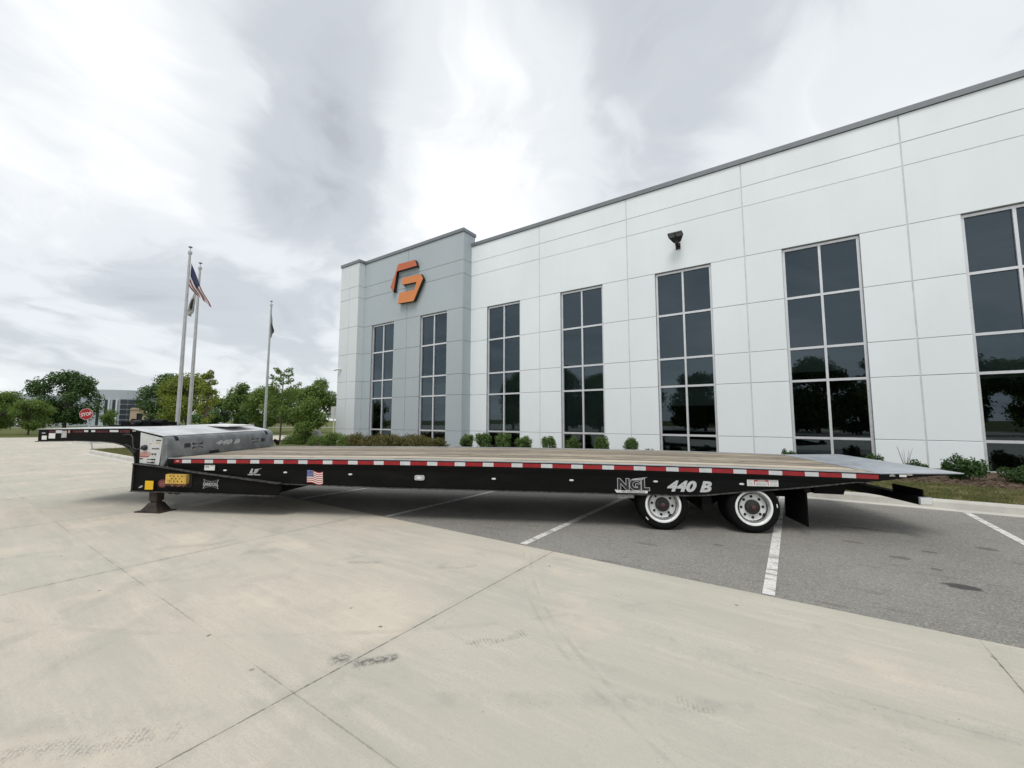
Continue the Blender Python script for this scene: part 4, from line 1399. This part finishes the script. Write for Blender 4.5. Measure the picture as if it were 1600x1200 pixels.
# winch on the neck
wz = 1.505
wn = MB().box(-2.45, -1.70, 1.30, 1.38, wz, wz + .11).box(-2.5, -1.65, 1.80, 1.88, wz + .01, wz + .10).box(-2.62, -1.45, 1.2, 1.95, wz - .005, wz + .03).build('winch', 'black_frame', tr)
MB().lathe([(.0001, 0), (.085, 0), (.085, .03), (.06, .03), (.06, .37), (.085, .37), (.085, .40), (.0001, .40)], 'y', (-2.25, 1.39, wz + .085), 20).build('drum', 'black_frame', wn, True)
MB().lathe([(.0001, 0), (.045, 0), (.045, .16), (.0001, .16)], 'y', (-1.95, 1.13, wz + .09), 16).build('motor', 'hub_metal', wn, True)
MB().lathe([(.0001, 0), (.075, 0), (.075, .3), (.0001, .3)], 'x', (-1.85, 1.5, wz + .08), 16).build('gearbox', 'black_frame', wn, True)

# tail: tapered steel end plate
def tz_top(x):
    return float(np.interp(x, [11.80, 12.86], [.908, .928]))
def tz_bot(x):
    return float(np.interp(x, [11.80, 12.2, 12.86], [.80, .86, .918]))
xs = np.linspace(11.802, 12.86, 8)
MB().strip(xs, lambda x: tz_top(x) + .004, lambda x: tz_top(x) - .008, -.004, W + .004, 0, TILT).build('tail_plate', 'zinc', tr)
MB().strip(xs, lambda x: tz_top(x) - .0085, lambda x: min(tz_bot(x), tz_top(x) - .01), 0.0, W, 0, TILT).build('tail_wedge', 'black_paint', tr)
on_face(12.055, 12.145, .864, .897, -.001, 'sticker_white', 'tail_sticker')
on_face(12.15, 12.22, .889, .899, -.001, 'lens_clear', 'marker_light')
on_face(11.93, 12.0, .872, .882, -.001, 'lens_clear', 'marker_light'); on_face(11.94, 11.99, .892, .90, -.001, 'sticker_grey', 'tail_sticker')

# wheels
AX = (8.842, 10.133)
RT = .372
def wheel(x, yo, face, detail, zoff=0.0):
    """yo: y of the outer side wall; face -1 looks to the camera side"""
    c = (0, 0, 0)
    s = -face
    tp = [(.250, .055), (.262, .018), (.285, .004), (.325, .000), (.345, .006), (.352, .012), (.366, .030), (.372, .05), (.372, .075), (.362, .078), (.362, .088), (.372, .091), (.372, .128), (.362, .131), (.362, .141), (.372, .144),
          (.372, .17), (.366, .19), (.345, .212), (.32, .22), (.262, .20), (.25, .165)]
    tp = [(r, h * s) for r, h in tp]
    w = MB().lathe([(.20, .03 * s), (.20, .20 * s)], 'y', c, 24).build('wheel', 'hub_metal', tr, True, loc=(x, yo, RT - .002 + zoff))
    MB().lathe(tp, 'y', c, 56).build('tyre', 'rubber', w, True)
    if detail:
        rp = [(.2495, .060), (.262, .020), (.264, .010), (.259, .002), (.238, .002), (.230, .010), (.228, .030), (.238, .040), (.234, .048), (.232, .055), (.228, .07), (.216, .080), (.18, .086), (.13, .086), (.10, .082)]
        MB().lathe([(r, h * s) for r, h in rp], 'y', c, 56).build('rim', 'white_rim', w, True)
        hub = MB().lathe([(.106, .10 * s), (.106, .055 * s), (.100, .044 * s), (.08, .038 * s), (.056, .034 * s), (.046, .022 * s), (.0001, .022 * s)], 'y', c, 28).build('hub', 'hub_metal', w, True)
        MB().lathe([(.030, .023 * s), (.030, .014 * s), (.024, .010 * s), (.0001, .010 * s)], 'y', c, 20).build('hub_cap', 'hub_cap', hub, True)
        for k in range(8):
            a = 2 * math.pi * (k + .5) / 8 + .12 * x
            MB().lathe([(.0001, .074 * s), (.015, .074 * s), (.019, .078 * s), (.019, .087 * s)], 'y', (.152 * math.cos(a), 0, .152 * math.sin(a)), 10).build('lug_nut', 'dark_hole', w, True)
        for k in range(2):
            a = -.95 + math.pi * k + (.0 if x < 9.5 else .35)
            pts = [(.196 * math.cos(a + .13 * t) , .196 * math.sin(a + .13 * t)) for t in (-1, 0, 1)]
            MB().tube([(p[0], .080 * s, p[1]) for p in pts], [.014, .019, .014], 8).build('hand_hole', 'dark_hole', w, True)
        a = math.pi * 1.22 if x < 9.5 else .12
        for rr in (0,):
            MB().box(-.026, .026, -.0025 if s > 0 else 0, -.0005 if s > 0 else .002, -.007, .007).build('tyre_mark', 'sticker_white', w, loc=(.315 * math.cos(a), 0, .315 * math.sin(a)), rot=(0, -(a + math.pi / 2), 0))
    return w
for x in AX:
    wheel(x, .035, -1, True)
    wheel(x, .295, -1, False)
    wheel(x, W - .035, 1, True)
    wheel(x, W - .295, 1, False)
    MB().tube([(x, .22, RT), (x, W - .22, RT)], .06, 12).build('axle', 'black_frame', tr, True)
# sliding bogie frame
for y in (.62, W - .74):
    MB().box(8.2, 11.0, y, y + .12, .45, .60).build('bogie_beam', 'black_frame', tr)
MB().box(8.18, 8.3, .10, W - .10, .49, .535).build('bogie_tie', 'black_frame', tr)
MB().box(8.16, 8.42, .09, .3, .455, .515).build('bogie_step', 'sticker_grey', tr)
MB().box(9.42, 9.56, .1, W - .1, .30, .56).build('spring_hanger', 'black_frame', tr)
# mud flaps
for y0 in (.02, W - .64):
    MB().prism([(y0, .125), (y0 + .62, .14), (y0 + .62, .67), (y0, .665)], 'x', 10.84, 10.853).build('mud_flap', 'rubber', tr)
    MB().tube([(10.86, y0, .655), (10.86, y0 + .62, .66)], .045, 12).build('flap_bar', 'black_frame', tr, True)
# bumper on its arms
bm = MB().box(12.27, 12.425, .0, W, .487, .592).build('bumper', 'black_frame', tr)
MB().box(12.268, 12.428, -.02, -.002, .485, .595).build('end_frame', 'zinc', bm)
MB().box(12.28, 12.418, -.028, -.0205, .495, .585).build('end_light', 'lens_clear', bm)
for y0, y1 in ((.01, .55), (W - .55, W - .01)):
    MB().prism([(y0, .594), (y1, .594), (y1, .70), (y0, .695)], 'x', 12.335, 12.35).build('bumper_plate', 'black_frame', bm)
for y in (.68, W - .80):
    MB().prism([(10.9, .60), (11.2, .50), (11.55, .60), (12.268, .49), (12.268, .585), (11.6, .72), (10.9, .72)], 'y', y, y + .12).build('bumper_arm', 'black_frame', tr)
MB().prism([(11.1, .56), (11.5, .55), (11.55, .68), (11.1, .70)], 'y', .30, .42).build('tail_hinge', 'black_frame', tr)

# ------------------------------------------------------------------ flag poles and flags
def P3(px, py, depth):
    d = pix_dir(px, py)
    return Vector((d.x / d.y * depth, depth, CAM_H + d.z / d.y * depth))
def pole(px, depth, h, label):
    b = P3(px, 660, depth)
    p = thing('flagpole', label, 'flagpole', (b.x, b.y, .12), 0, 'aluminium flagpoles on the lawn island')
    MB().tube([(0, 0, 0), (0, 0, h * .3), (0, 0, h * .65), (0, 0, h)], [.085, .082, .068, .050], 16).build('shaft', 'pole_alu', p, True)
    MB().lathe([(.16, 0), (.15, .04), (.095, .10), (.09, .10)], 'z', (0, 0, 0), 20).build('base_collar', 'pole_alu', p, True)
    tk = MB().lathe([(.05, 0), (.085, .01), (.085, .11), (.06, .13), (.02, .14), (.012, .28)], 'z', (0, 0, h), 14).build('truck', 'pole_alu', p, True)
    MB().lathe([(.0001, 0), (.05, .02), (.085, .05), (.05, .085), (.0001, .10)], 'z', (0, 0, h + .27), 14).build('finial', 'coping_metal', p, True)
    MB().tube([(.10, -.02, .9), (.075, -.02, h - .05)], .006, 5).build('halyard', 'sticker_white', p)
    MB().box(.07, .10, -.03, .0, 1.25, 1.42).build('cleat', 'coping_metal', p)
    return Vector((b.x, b.y, .12))
H1 = 9.05
p1 = pole(277.5, 18.0, H1, 'nearest of three flagpoles, the tall one flying the stars and stripes')
p2 = pole(295.5, 19.9, H1, 'second flagpole, just right of the tallest, with a limp pale flag')
p3 = pole(414, 26.5, H1, 'rightmost flagpole standing apart, with a small dark furled flag')
def cloth(name, label, origin, hoist, fly, nu, nv, matf, mats, wav=.05, group=None):
    """hoist: (top, bottom) ; fly: (top, bottom) points, curtain folds between"""
    mb = MB()
    a, b, c, d = [Vector(q) for q in (hoist[0], hoist[1], fly[0], fly[1])]
    vs = []
    for j in range(nv + 1):
        v = j / nv
        for i in range(nu + 1):
            u = i / nu
            sag = Vector((0, 0, -.10 * math.sin(math.pi * u)))
            p = (a.lerp(b, v)).lerp(c.lerp(d, v), u) + sag
            p += Vector((.3 * wav, 1, 0)) * wav * (math.sin(u * 9 + v * 4) + .6 * math.sin(v * 13 + u * 3)) * (0.25 + u)
            vs.append(p)
    fs, ms = [], []
    for j in range(nv):
        for i in range(nu):
            k = j * (nu + 1) + i
            mb.add([], [])
            fs.append((k, k + 1, k + nu + 2, k + nu + 1))
            ms.append(matf(i / nu, (j + .5) / nv))
    mb.v = [tuple(q) for q in vs]; mb.f = fs; mb.m = ms
    return tag(mb.build(name, mats, None, True, loc=origin, fix=False), label, 'flag', group)
def usm(u, v):
    if u < .46 and v < 5 / 9:
        return 2
    return 0 if int(v * 9) % 2 == 0 else 1
pa = p1 + Vector((0, 0, H1))
cloth('flag', 'stars and stripes flag hanging in folds from the tallest pole', pa, ((.09, 0, -.42), (.07, 0, -1.5)), ((1.05, .1, -2.45), (.50, .16, -1.95)), 26, 36, usm, ['flag_red', 'flag_white', 'flag_blue'], .05)
pb = p2 + Vector((0, 0, H1))
cloth('flag', 'limp pale flag with a dark emblem hanging from the second flagpole', pb, ((-.05, -.05, -.75), (-.06, -.06, -1.75)), ((-.52, -.12, -2.30), (-.20, -.08, -2.45)), 16, 16,
      lambda u, v: 1 if (u - .45) ** 2 + (v - .42) ** 2 < .05 else 0, ['flag_grey', 'flag_black'], .04)
pc = p3 + Vector((0, 0, H1))
cloth('flag', 'small dark flag furled against the rightmost flagpole', pc, ((.06, -.03, -.45), (.055, -.03, -1.7)), ((.26, .0, -1.75), (-.10, .06, -2.7)), 14, 14,
      lambda u, v: 1 if abs(v - .5) > .2 else 0, ['flag_grey', 'flag_black'], .05)

# ------------------------------------------------------------------ signs
b = P3(147.5, 660, 24.0)
ss = thing('stop_sign', 'red octagonal stop sign on a slightly leaning post beyond the trailer neck', 'sign', (b.x, b.y, 0), R(8))
ss.rotation_euler = (0, R(-12), R(14))
MB().box(-.03, .03, .012, .05, 0, 2.25).build('post', 'pole_alu', ss)
oc = [(.345 * math.cos(R(22.5 + 45 * k)), 2.02 + .345 * math.sin(R(22.5 + 45 * k))) for k in range(8)]
pl = MB().prism(oc, 'y', .0, .01).build('sign_plate', 'sticker_white', ss)
oc = [(.330 * math.cos(R(22.5 + 45 * k)), 2.02 + .330 * math.sin(R(22.5 + 45 * k))) for k in range(8)]
MB().prism(oc, 'y', -.003, -.0005).build('sign_field', 'sign_red', pl)
txt('sign_lettering', 'STOP', .27, 'sticker_white', pl, (0, -.005, 1.925), RX, bold=.003, depth=.001, align='CENTER', sx=.80)
b = P3(521.5, 660, 36.0)
sp_ = thing('notice_sign', 'pale blank-looking notice board on a post beside the building corner', 'sign', (b.x, b.y, 0), R(20))
MB().box(-.04, .04, .01, .08, 0, 2.2).build('post', 'sign_back', sp_)
MB().box(-.26, .22, -.03, .0, 1.75, 2.85).build('sign_plate', 'sign_back', sp_)

# ------------------------------------------------------------------ trees, shrubs
def leaf_mesh(name, centers, radii, n, size, mat, seed, flat=.0, squash=.8):
    r = np.random.default_rng(seed)
    centers, radii = np.array(centers), np.array(radii)
    w = radii ** 2
    idx = r.choice(len(centers), n, p=w / w.sum())
    d = r.normal(size=(n, 3))
    d /= np.linalg.norm(d, axis=1)[:, None]
    rad = radii[idx] * (0.35 + 0.65 * r.random(n) ** .45) * (1 + .14 * r.normal(size=n))
    p = centers[idx] + d * rad[:, None] * np.array([1, 1, squash])
    nrm = d * .7 + r.normal(size=(n, 3)) * .6 + np.array([0, 0, .45])
    nrm /= np.linalg.norm(nrm, axis=1)[:, None]
    t = np.cross(nrm, r.normal(size=(n, 3)))
    t /= np.linalg.norm(t, axis=1)[:, None]
    bt = np.cross(nrm, t)
    s = size * r.uniform(.6, 1.35, n)[:, None]
    q = np.stack([p - t * s, p + bt * s * .55 - t * s * .1 + nrm * s * .15, p + t * s, p - bt * s * .55 + t * s * .1 + nrm * s * .15], 1)
    me = bpy.data.meshes.new(name)
    me.from_pydata(q.reshape(-1, 3).tolist(), [], np.arange(4 * n).reshape(-1, 4).tolist())
    me.materials.append(MATS[mat])
    return me

def crown_blobs(rx, rz, zc, k, seed, cone=0.0, fill=.42):
    r = np.random.default_rng(seed)
    cs, rs = [], []
    for i in range(k):
        z = r.uniform(-1, 1)
        a = r.uniform(0, 2 * math.pi)
        m = math.sqrt(max(0, 1 - z * z)) * (1 - cone * (z * .5 + .5))
        f = r.uniform(.35, .80)
        cs.append((rx * m * f * math.cos(a), rx * m * f * math.sin(a), zc + rz * z * .78))
        rs.append(min(rx, rz) * r.uniform(fill * .55, fill * 1.1))
    return cs, rs

TREE_MESH = {}
def tree_meshes(key, h, rx, rz, zc, k, n, size, mat, seed, trunk_r, cone=0.0, fill=.42):
    if key in TREE_MESH:
        return TREE_MESH[key]
    cs, rs = crown_blobs(rx, rz, zc, k, seed, cone, fill)
    crown = leaf_mesh('crown', cs, rs, n, size, mat, seed)
    mb = MB()
    z0 = zc - rz * .85
    mb.tube([(0, 0, -.1), (.02, 0, z0 * .5), (.0, .03, z0), (.05, .02, zc), (0, 0, zc + rz * .6)], [trunk_r * 1.25, trunk_r, trunk_r * .85, trunk_r * .5, trunk_r * .12], 9)
    for c in cs[:max(5, k // 2)]:
        a = Vector((0, 0, z0 + (c[2] - z0) * .35))
        e = Vector(c)
        mb.tube([a, a.lerp(e, .5) + Vector((0, 0, .12 * rz * .5)), e], [trunk_r * .42, trunk_r * .26, trunk_r * .08], 6, cap=False)
    TREE_MESH[key] = (crown, mb.mesh('trunk', 'bark', True))
    return TREE_MESH[key]

def tree(name, label, key, x, y, z=0.0, rz=0.0, sc=1.0, group=None):
    cr, tk = TREE_MESH[key]
    t = thing(name, label, 'tree', (x, y, z), rz, group)
    t.scale = (sc, sc, sc)
    link('trunk', tk, t)
    link('crown', cr, t)
    return t

tree_meshes('maple', 9.0, 4.6, 3.9, 5.0, 34, 15000, .17, 'leaf_dark', 11, .20)
tree_meshes('linden', 7.0, 3.2, 3.1, 4.1, 26, 11000, .14, 'leaf_mid', 12, .15)
tree_meshes('locust', 8.0, 3.9, 3.7, 4.6, 30, 13000, .14, 'leaf_yellow', 13, .17)
tree_meshes('oval_tree', 8.0, 2.9, 3.7, 4.4, 30, 11000, .15, 'leaf_mid', 14, .15, .3)
tree_meshes('bushy', 3.4, 1.25, 1.5, 1.75, 22, 4200, .075, 'leaf_mid', 15, .05)
tree_meshes('dark_bushy', 3.4, 2.0, 1.5, 1.6, 20, 5000, .10, 'leaf_dark', 16, .06)
tree_meshes('wispy', 6.9, 1.3, 3.3, 4.2, 22, 3600, .10, 'leaf_yellow', 17, .09, .5, .34)

def tree_at(name, label, key, px, depth, sc=1.0, rz=0.0, group='trees beyond the drive'):
    b = P3(px, 660, depth)
    return tree(name, label, key, b.x, b.y, -.05, rz, sc, group)
tree_at('maple_tree', 'broad dark green maple, the largest tree at the left', 'maple', 101, 58, .97, .4)
tree_at('linden_tree', 'smaller dark tree with a bare trunk left of the large maple', 'linden', 46, 45, .56, 1.2)
tree_at('linden_tree', 'tree at the very left edge of the picture', 'linden', -3, 46, .70, 2.4)
tree_at('maple_tree', 'dark maple behind the two left flagpoles, right of the distant grey building', 'maple', 262, 62, .97, 2.0)
tree_at('locust_tree', 'yellow-green tree directly behind the two left flagpoles', 'locust', 291, 50, .90, .3)
tree_at('young_tree', 'thin wispy treetop rising beside the second flagpole', 'wispy', 322, 40, 1.0, .8)
tree_at('oval_tree', 'mid green tree left of the lone flagpole', 'oval_tree', 376, 60, .90, .9)
tree_at('linden_tree', 'olive green tree just behind the lone flagpole', 'linden', 412, 52, .86, 1.9)
tree_at('oval_tree', 'full green tree next to the building corner', 'oval_tree', 497, 55, .92, 2.9)
tree_at('linden_tree', 'rounded green tree behind the young tree by the building corner', 'linden', 466, 62, .95, 4.0)
tree_at('bushy_tree', 'dark bushy evergreen at the foot of the flagpole trees', 'dark_bushy', 318, 45, .95, 1.0)
tree_at('bushy_tree', 'dark low evergreen left of the tallest flagpole', 'dark_bushy', 243, 52, .8, 2.2)
tree_at('bushy_tree', 'dark low evergreen right below the mid green tree', 'dark_bushy', 398, 56, 1.0, 3.0)
tree_at('bushy_tree', 'green low bush before the distant grey building', 'bushy', 172, 70, 1.2, 3.0)
for q, (px, dep, sc) in enumerate(((-90, 60, 1.0), (-190, 66, .9), (20, 120, 1.1), (210, 140, 1.0), (345, 120, .9), (440, 110, .85), (130, 150, 1.0), (560, 90, 1.0))):
    tree_at('distant_tree', ['tall dark maple standing beyond the left edge', 'second dark maple further beyond the left edge', 'faraway tree peeping out left of the large maple', 'faraway tree right behind the distant grey building',
                             'faraway tree in the gap right of the flagpoles', 'faraway tree behind the sapling', 'faraway tree behind the large maple', 'faraway tree hidden behind the grey tower'][q], ['maple', 'linden'][q % 2], px, dep, sc, q * 1.1)
# the sapling and the young tree by the corner
r_ = np.random.default_rng(5)
def sapling(px, depth, label):
    b = P3(px, 660, depth)
    t = thing('sapling', label, 'tree', (b.x, b.y, .1), .5)
    mb = MB()
    mb.tube([(0, 0, -.1), (.03, 0, 1.2), (-.02, .02, 2.6), (.05, 0, 4.2), (.06, 0, 5.0)], [.06, .05, .04, .022, .008], 8)
    cs, rs = [], []
    for i in range(22):
        z = 1.3 + 3.6 * i / 22
        a = i * 2.4
        l = (1.25 * (1 - (z - 1.3) / 4.6) + .25) * r_.uniform(.7, 1.15)
        e = Vector((l * math.cos(a), l * math.sin(a), z + l * .55))
        mb.tube([(0, 0, z), e * .5 + Vector((0, 0, z * .5)), e], [.018, .012, .004], 5, cap=False)
        for f in (.55, .8, 1.0):
            cs.append(tuple(Vector((0, 0, z)).lerp(e, f))); rs.append(.20 if z > 3.3 else .27)
    mb.build('trunk', 'bark', t, True)
    link('crown', leaf_mesh('crown', cs, rs, 3800, .065, 'leaf_mid', 3), t)
sapling(438.5, 27.6, 'slender sapling with sparse leaves and bare trunk right of the lone flagpole')
b = P3(478, 660, 26.0)
tree('young_tree', 'bushy young tree among the shrubs at the building corner', 'bushy', b.x, b.y, .12, .2, 1.0)

def shrub_mesh(name, rx, h, n, size, mat, seed, k=14, ragged=.0):
    r = np.random.default_rng(seed)
    cs, rs = [(0, 0, h * .45)], [min(rx, h * .5) * .75]
    for i in range(k):
        a = r.uniform(0, 2 * math.pi)
        z = r.uniform(.15, .88)
        m = math.sin(math.pi * min(1, .28 + z * .66)) ** .7
        f = r.uniform(.45, .68) * (1 + ragged * r.normal())
        cs.append((rx * m * f * math.cos(a), rx * m * f * math.sin(a), h * z * .92))
        rs.append(rx * r.uniform(.28, .42))
    me = leaf_mesh(name, cs, rs, n, size, mat, seed, squash=.95)
    mb = MB()
    for c in cs[1:8]:
        mb.tube([(0, 0, -.05), (c[0] * .45, c[1] * .45, c[2] * .5), c], [.014, .010, .004], 5, cap=False)
    return me, mb.mesh('stems', 'bark')
SH = {
    'boxwood': [shrub_mesh('foliage', .44, .92, 3200, .034, 'leaf_box', 40 + i, 18, .12) for i in range(3)],
    'hedge': [shrub_mesh('foliage', .85, .92, 4200, .040, 'leaf_brown', 50 + i, 20, .1) for i in range(2)],
    'greenhedge': [shrub_mesh('foliage', .85, .95, 4200, .040, 'leaf_mid', 60 + i, 20, .1) for i in range(2)],
    'laurel': [shrub_mesh('foliage', .52, .62, 2600, .040, 'leaf_glossy', 70 + i, 12, .25) for i in range(3)],
}
def shrub(kind, i, u, d, top, w, label, group, name='shrub'):
    fo, st = SH[kind][i % len(SH[kind])]
    z0 = zmulch(u, d) - .02
    p = L2W(u, d, z0)
    t = thing(name, label, 'shrub', p, i * 1.7, group)
    h0 = {'boxwood': .92, 'hedge': .92, 'greenhedge': .95, 'laurel': .62}[kind]
    w0 = {'boxwood': .92, 'hedge': 1.75, 'greenhedge': 1.75, 'laurel': 1.12}[kind]
    t.scale = (w / w0, w / w0, (top - z0) / h0 * .96)
    link('stems', st, t)
    link('foliage', fo, t)
ords = ['first', 'second', 'third', 'fourth', 'fifth', 'sixth', 'seventh', 'eighth', 'ninth', 'tenth', 'eleventh', 'twelfth', 'thirteenth', 'fourteenth']
for i, (u, top, w) in enumerate(((-13.23, .95, .84), (-12.15, 1.05, .95), (-11.03, 1.06, .92), (-9.91, .93, .84), (-8.64, .96, .74), (-7.50, .93, .72), (-6.25, 1.03, .70), (-5.10, .99, .74))):
    shrub('boxwood', i, u, 15.4, top + .17, w * 1.05, f'{ords[i]} clipped round green shrub counted from the grey tower', 'round shrubs in front of the white wall', 'round_shrub')
for i, (u, d, top, w, lb) in enumerate(((-4.35, 15.4, .68, .70, 'low leafy shrub just right of the last round shrub, mostly hidden by the deck'), (-3.2, 15.3, .62, .7, 'low leafy shrub below the floodlight, hidden by the deck'),
                                        (-.15, 15.4, .80, .55, 'small leafy shrub tip showing above the deck left of the fourth white-wall window'), (1.78, 15.0, .84, .66, 'leafy shrub right below the fourth white-wall window'),
                                        (2.6, 14.9, .66, .62, 'low ragged shrub with bare twigs behind the trailer tail'), (3.42, 14.7, .84, .86, 'large dark leafy shrub right of the trailer tail tip'),
                                        (4.35, 14.6, .72, .80, 'broad leafy shrub at the right edge of the picture'), (5.6, 14.7, .75, .85, 'leafy shrub standing beyond the right edge'), (6.9, 14.7, .75, .85, 'last leafy shrub further beyond the right edge'))):
    shrub('laurel', i, u, d, top, w, lb, 'leafy shrubs along the right part of the wall', 'leafy_shrub')
hl = [(-26.7, .72, 'greenhedge'), (-25.6, .80, 'greenhedge'), (-23.5, .76, 'greenhedge'), (-22.3, .90, 'greenhedge'), (-20.9, .86, 'greenhedge'), (-19.9, .95, 'hedge'), (-18.8, .86, 'hedge'), (-17.9, .93, 'hedge'), (-17.0, .96, 'hedge'),
      (-16.2, .92, 'hedge'), (-15.4, .98, 'hedge'), (-14.6, .93, 'hedge'), (-13.9, .84, 'hedge')]
for i, (u, top, kd) in enumerate(hl):
    shrub(kd, i, u, 14.0 + .12 * math.sin(i * 2.1), top, 1.45 if kd == 'hedge' else 1.6, f'{ords[i]} of the {"brownish" if kd == "hedge" else "green"} hedge shrubs below the grey tower counted from the left', 'hedge shrubs in front of the grey tower', 'hedge_shrub')
# bare twigs in the ragged shrub
tw = MB()
for k in range(7):
    a = k * .9
    tw.tube([(0, 0, 0), (.06 * math.cos(a), .06 * math.sin(a), .35), (.16 * math.cos(a), .16 * math.sin(a), .62 + .05 * k % .2)], [.005, .004, .002], 4)
p = L2W(2.42, 14.95, zmulch(2.42, 14.95))
tag(tw.build('dry_twigs', 'bark', None, loc=p), 'bare dry twigs sticking up before the white wall near the trailer tail', 'plant')
# boulder
bo = bmesh.new()
bmesh.ops.create_icosphere(bo, subdivisions=3, radius=.55)
for v in bo.verts:
    n_ = v.co.normalized()
    v.co *= 1 + .16 * math.sin(n_.x * 5 + 1) * math.cos(n_.y * 4) + .10 * math.sin(n_.z * 7 + n_.x * 3)
    v.co.z *= .9
me = bpy.data.meshes.new('boulder')
bo.to_mesh(me); bo.free()
me.materials.append(MATS['rock'])
b = P3(494, 660, 27.5)
tag(link('boulder', me, None, (b.x, b.y, .42)), 'pale grey boulder among the shrubs left of the building corner', 'rock')

# ------------------------------------------------------------------ far building, vehicles, portal
fb = thing('distant_building', 'distant grey building with a taller rounded entrance block between the trees', 'building', (0, 0, 0))
o_ = P3(196, 660, 110)
fb.location = (o_.x, o_.y, 0)
fb.rotation_euler = (0, 0, R(38))
front = [(5.2 * math.cos(R(a)) * 1.15, -2.2 - 2.2 * math.sin(R(a))) for a in np.linspace(180, 0, 13)][::-1]
mb = MB().prism([(6.5, 14), (-6.5, 14), (-6.5, -2)] + [(-6.2 + 12.4 * k / 10, -2 - 1.8 * math.sin(math.pi * k / 10)) for k in range(11)] + [(6.5, -2)], 'z', 0, 9.4)
mb.build('entrance_block', 'far_wall', fb)
MB().box(-34, -6.52, 2, 20, 0, 7.6).build('wing', 'far_wall', fb)
MB().box(-34.1, -6.53, 1.9, 20.1, 7.61, 7.9).build('wing_coping', 'far_wall_pale', fb)
for k in range(6):
    x = -5.4 + k * 1.5
    y = -2.05 - 1.8 * math.sin(math.pi * (x + 6.2) / 12.4)
    if k < 3:
        MB().box(x, x + .55, y - .25, y + .1, .3, 6.8).build('window', 'far_glass', fb)
        MB().box(x + .62, x + .95, y - .4, y, .1, 7.0).build('pilaster', 'far_wall_pale', fb)
    for r in range(5):
        if k >= 3:
            MB().box(x, x + 1.3, y - .28, y + .3, .5 + r * 1.35, 1.55 + r * 1.35).build('window', 'far_glass', fb)
for k in range(7):
    MB().box(-32 + k * 3.6, -30 + k * 3.6, 1.93, 1.99, 1.0, 2.6).build('window', 'far_glass', fb)
o_ = P3(217, 660, 92)
pt = thing('beige_kiosk', 'small beige building with an arched opening before the distant grey block', 'building', (o_.x, o_.y, 0), R(30))
arch = [(-.5, .0), (-.5, 2.6)] + [(.5 * math.cos(R(a)), 2.6 + .5 * math.sin(R(a))) for a in range(150, 0, -30)] + [(.5, 2.6), (.5, 0)]
wl_ = MB()
wl_.box(-1.6, -.5, 0, 2, 0, 3.9).box(.5, 1.6, 0, 2, 0, 3.9).box(-.5, .5, 0, 2, 3.1, 3.9)
wl_.build('wall', 'beige_wall', pt)
MB().box(-.499, .499, .5, .6, 0, 3.099).build('door', 'far_glass', pt)
MB().prism([(-1.75, 3.905), (1.75, 3.905), (1.3, 4.35), (-1.3, 4.35)], 'y', -.15, 2.15).build('roof', 'beige_wall', pt)

def vehicle(px, depth, rz, label, mat, kind):
    o = P3(px, 660, depth)
    t = thing('parked_van' if kind == 'van' else 'parked_car', label, 'van' if kind == 'van' else 'car', (o.x, o.y, -.04), rz)
    if kind == 'van':
        pf = [(-2.6, .35), (-2.6, 2.1), (-2.45, 2.3), (1.0, 2.3), (1.7, 1.35), (2.5, 1.1), (2.6, .7), (2.55, .35)]
        gl = [(1.0, 2.15), (.25, 2.15), (.25, 1.4), (1.55, 1.4)]
    else:
        pf = [(-2.2, .35), (-2.25, .85), (-1.9, .95), (-1.3, 1.42), (.2, 1.45), (1.05, .98), (2.0, .82), (2.2, .6), (2.15, .35)]
        gl = [(-1.25, 1.36), (.15, 1.38), (.8, 1.0), (-1.6, 1.0)]
    MB().prism(pf, 'y', -.9, .9).build('body', mat, t)
    for y0, y1 in ((-.915, -.902), (.902, .915)):
        MB().prism(gl, 'y', y0, y1).build('side_window', 'far_glass', t)
    for x in (-1.5, 1.45):
        for y in (-.92, .72):
            MB().lathe([(.0001, 0), (.33, 0), (.33, .2), (.0001, .2)], 'y', (x, y, .34), 16).build('wheel', 'rubber', t, True)
vehicle(37, 98, R(20), 'white van glimpsed under the trees at the left', 'car_white', 'van')
vehicle(62, 100, R(15), 'white car glimpsed under the large maple', 'car_white', 'car')
vehicle(79, 104, R(15), 'second white car glimpsed right of the first under the large maple', 'car_white', 'car')
vehicle(337, 90, R(10), 'grey car glimpsed right of the flagpoles below the trees', 'car_grey', 'car')

# trees across the lot behind the photographer: they show as reflections in the glass
for q, (u, d, key, sc) in enumerate(((-30, -24, 'maple', 1.15), (-24.5, -26, 'linden', 1.25), (-18.5, -28, 'oval_tree', 1.25), (-11, -33, 'maple', 1.05), (-4, -36, 'linden', 1.2), (3, -36, 'maple', 1.2),
                                     (9.5, -34, 'oval_tree', 1.2), (15, -33, 'maple', 1.25), (22, -35, 'linden', 1.3), (-38, -22, 'oval_tree', 1.2),
                                     (-8, -38, 'dark_bushy', 1.6), (0, -40, 'dark_bushy', 1.7), (6.5, -37, 'dark_bushy', 1.7), (12.5, -36, 'dark_bushy', 1.7))):  # the bushy ones are added to close bright gaps in the reflections
    w_ = L2W(u, d)
    tree('reflected_tree', f'{ords[q]} of the trees mirrored in the dark windows, across the lot', key, w_.x, w_.y, -.05, q * .7, sc, 'trees across the lot seen as reflections')

# unseen belt of trees added further back to darken the low window reflections
for q in range(12):
    w_ = L2W(-52 + q * 9.0, -50 - 3 * math.sin(q * 1.7))
    tree('added_belt_tree', 'dense dark unseen tree added behind the camera to darken the window reflections', 'dark_bushy', w_.x, w_.y, -.1, q * 1.3, 2.5 + .25 * math.sin(q * 2.9), 'unseen tree belt added to darken the window reflections')
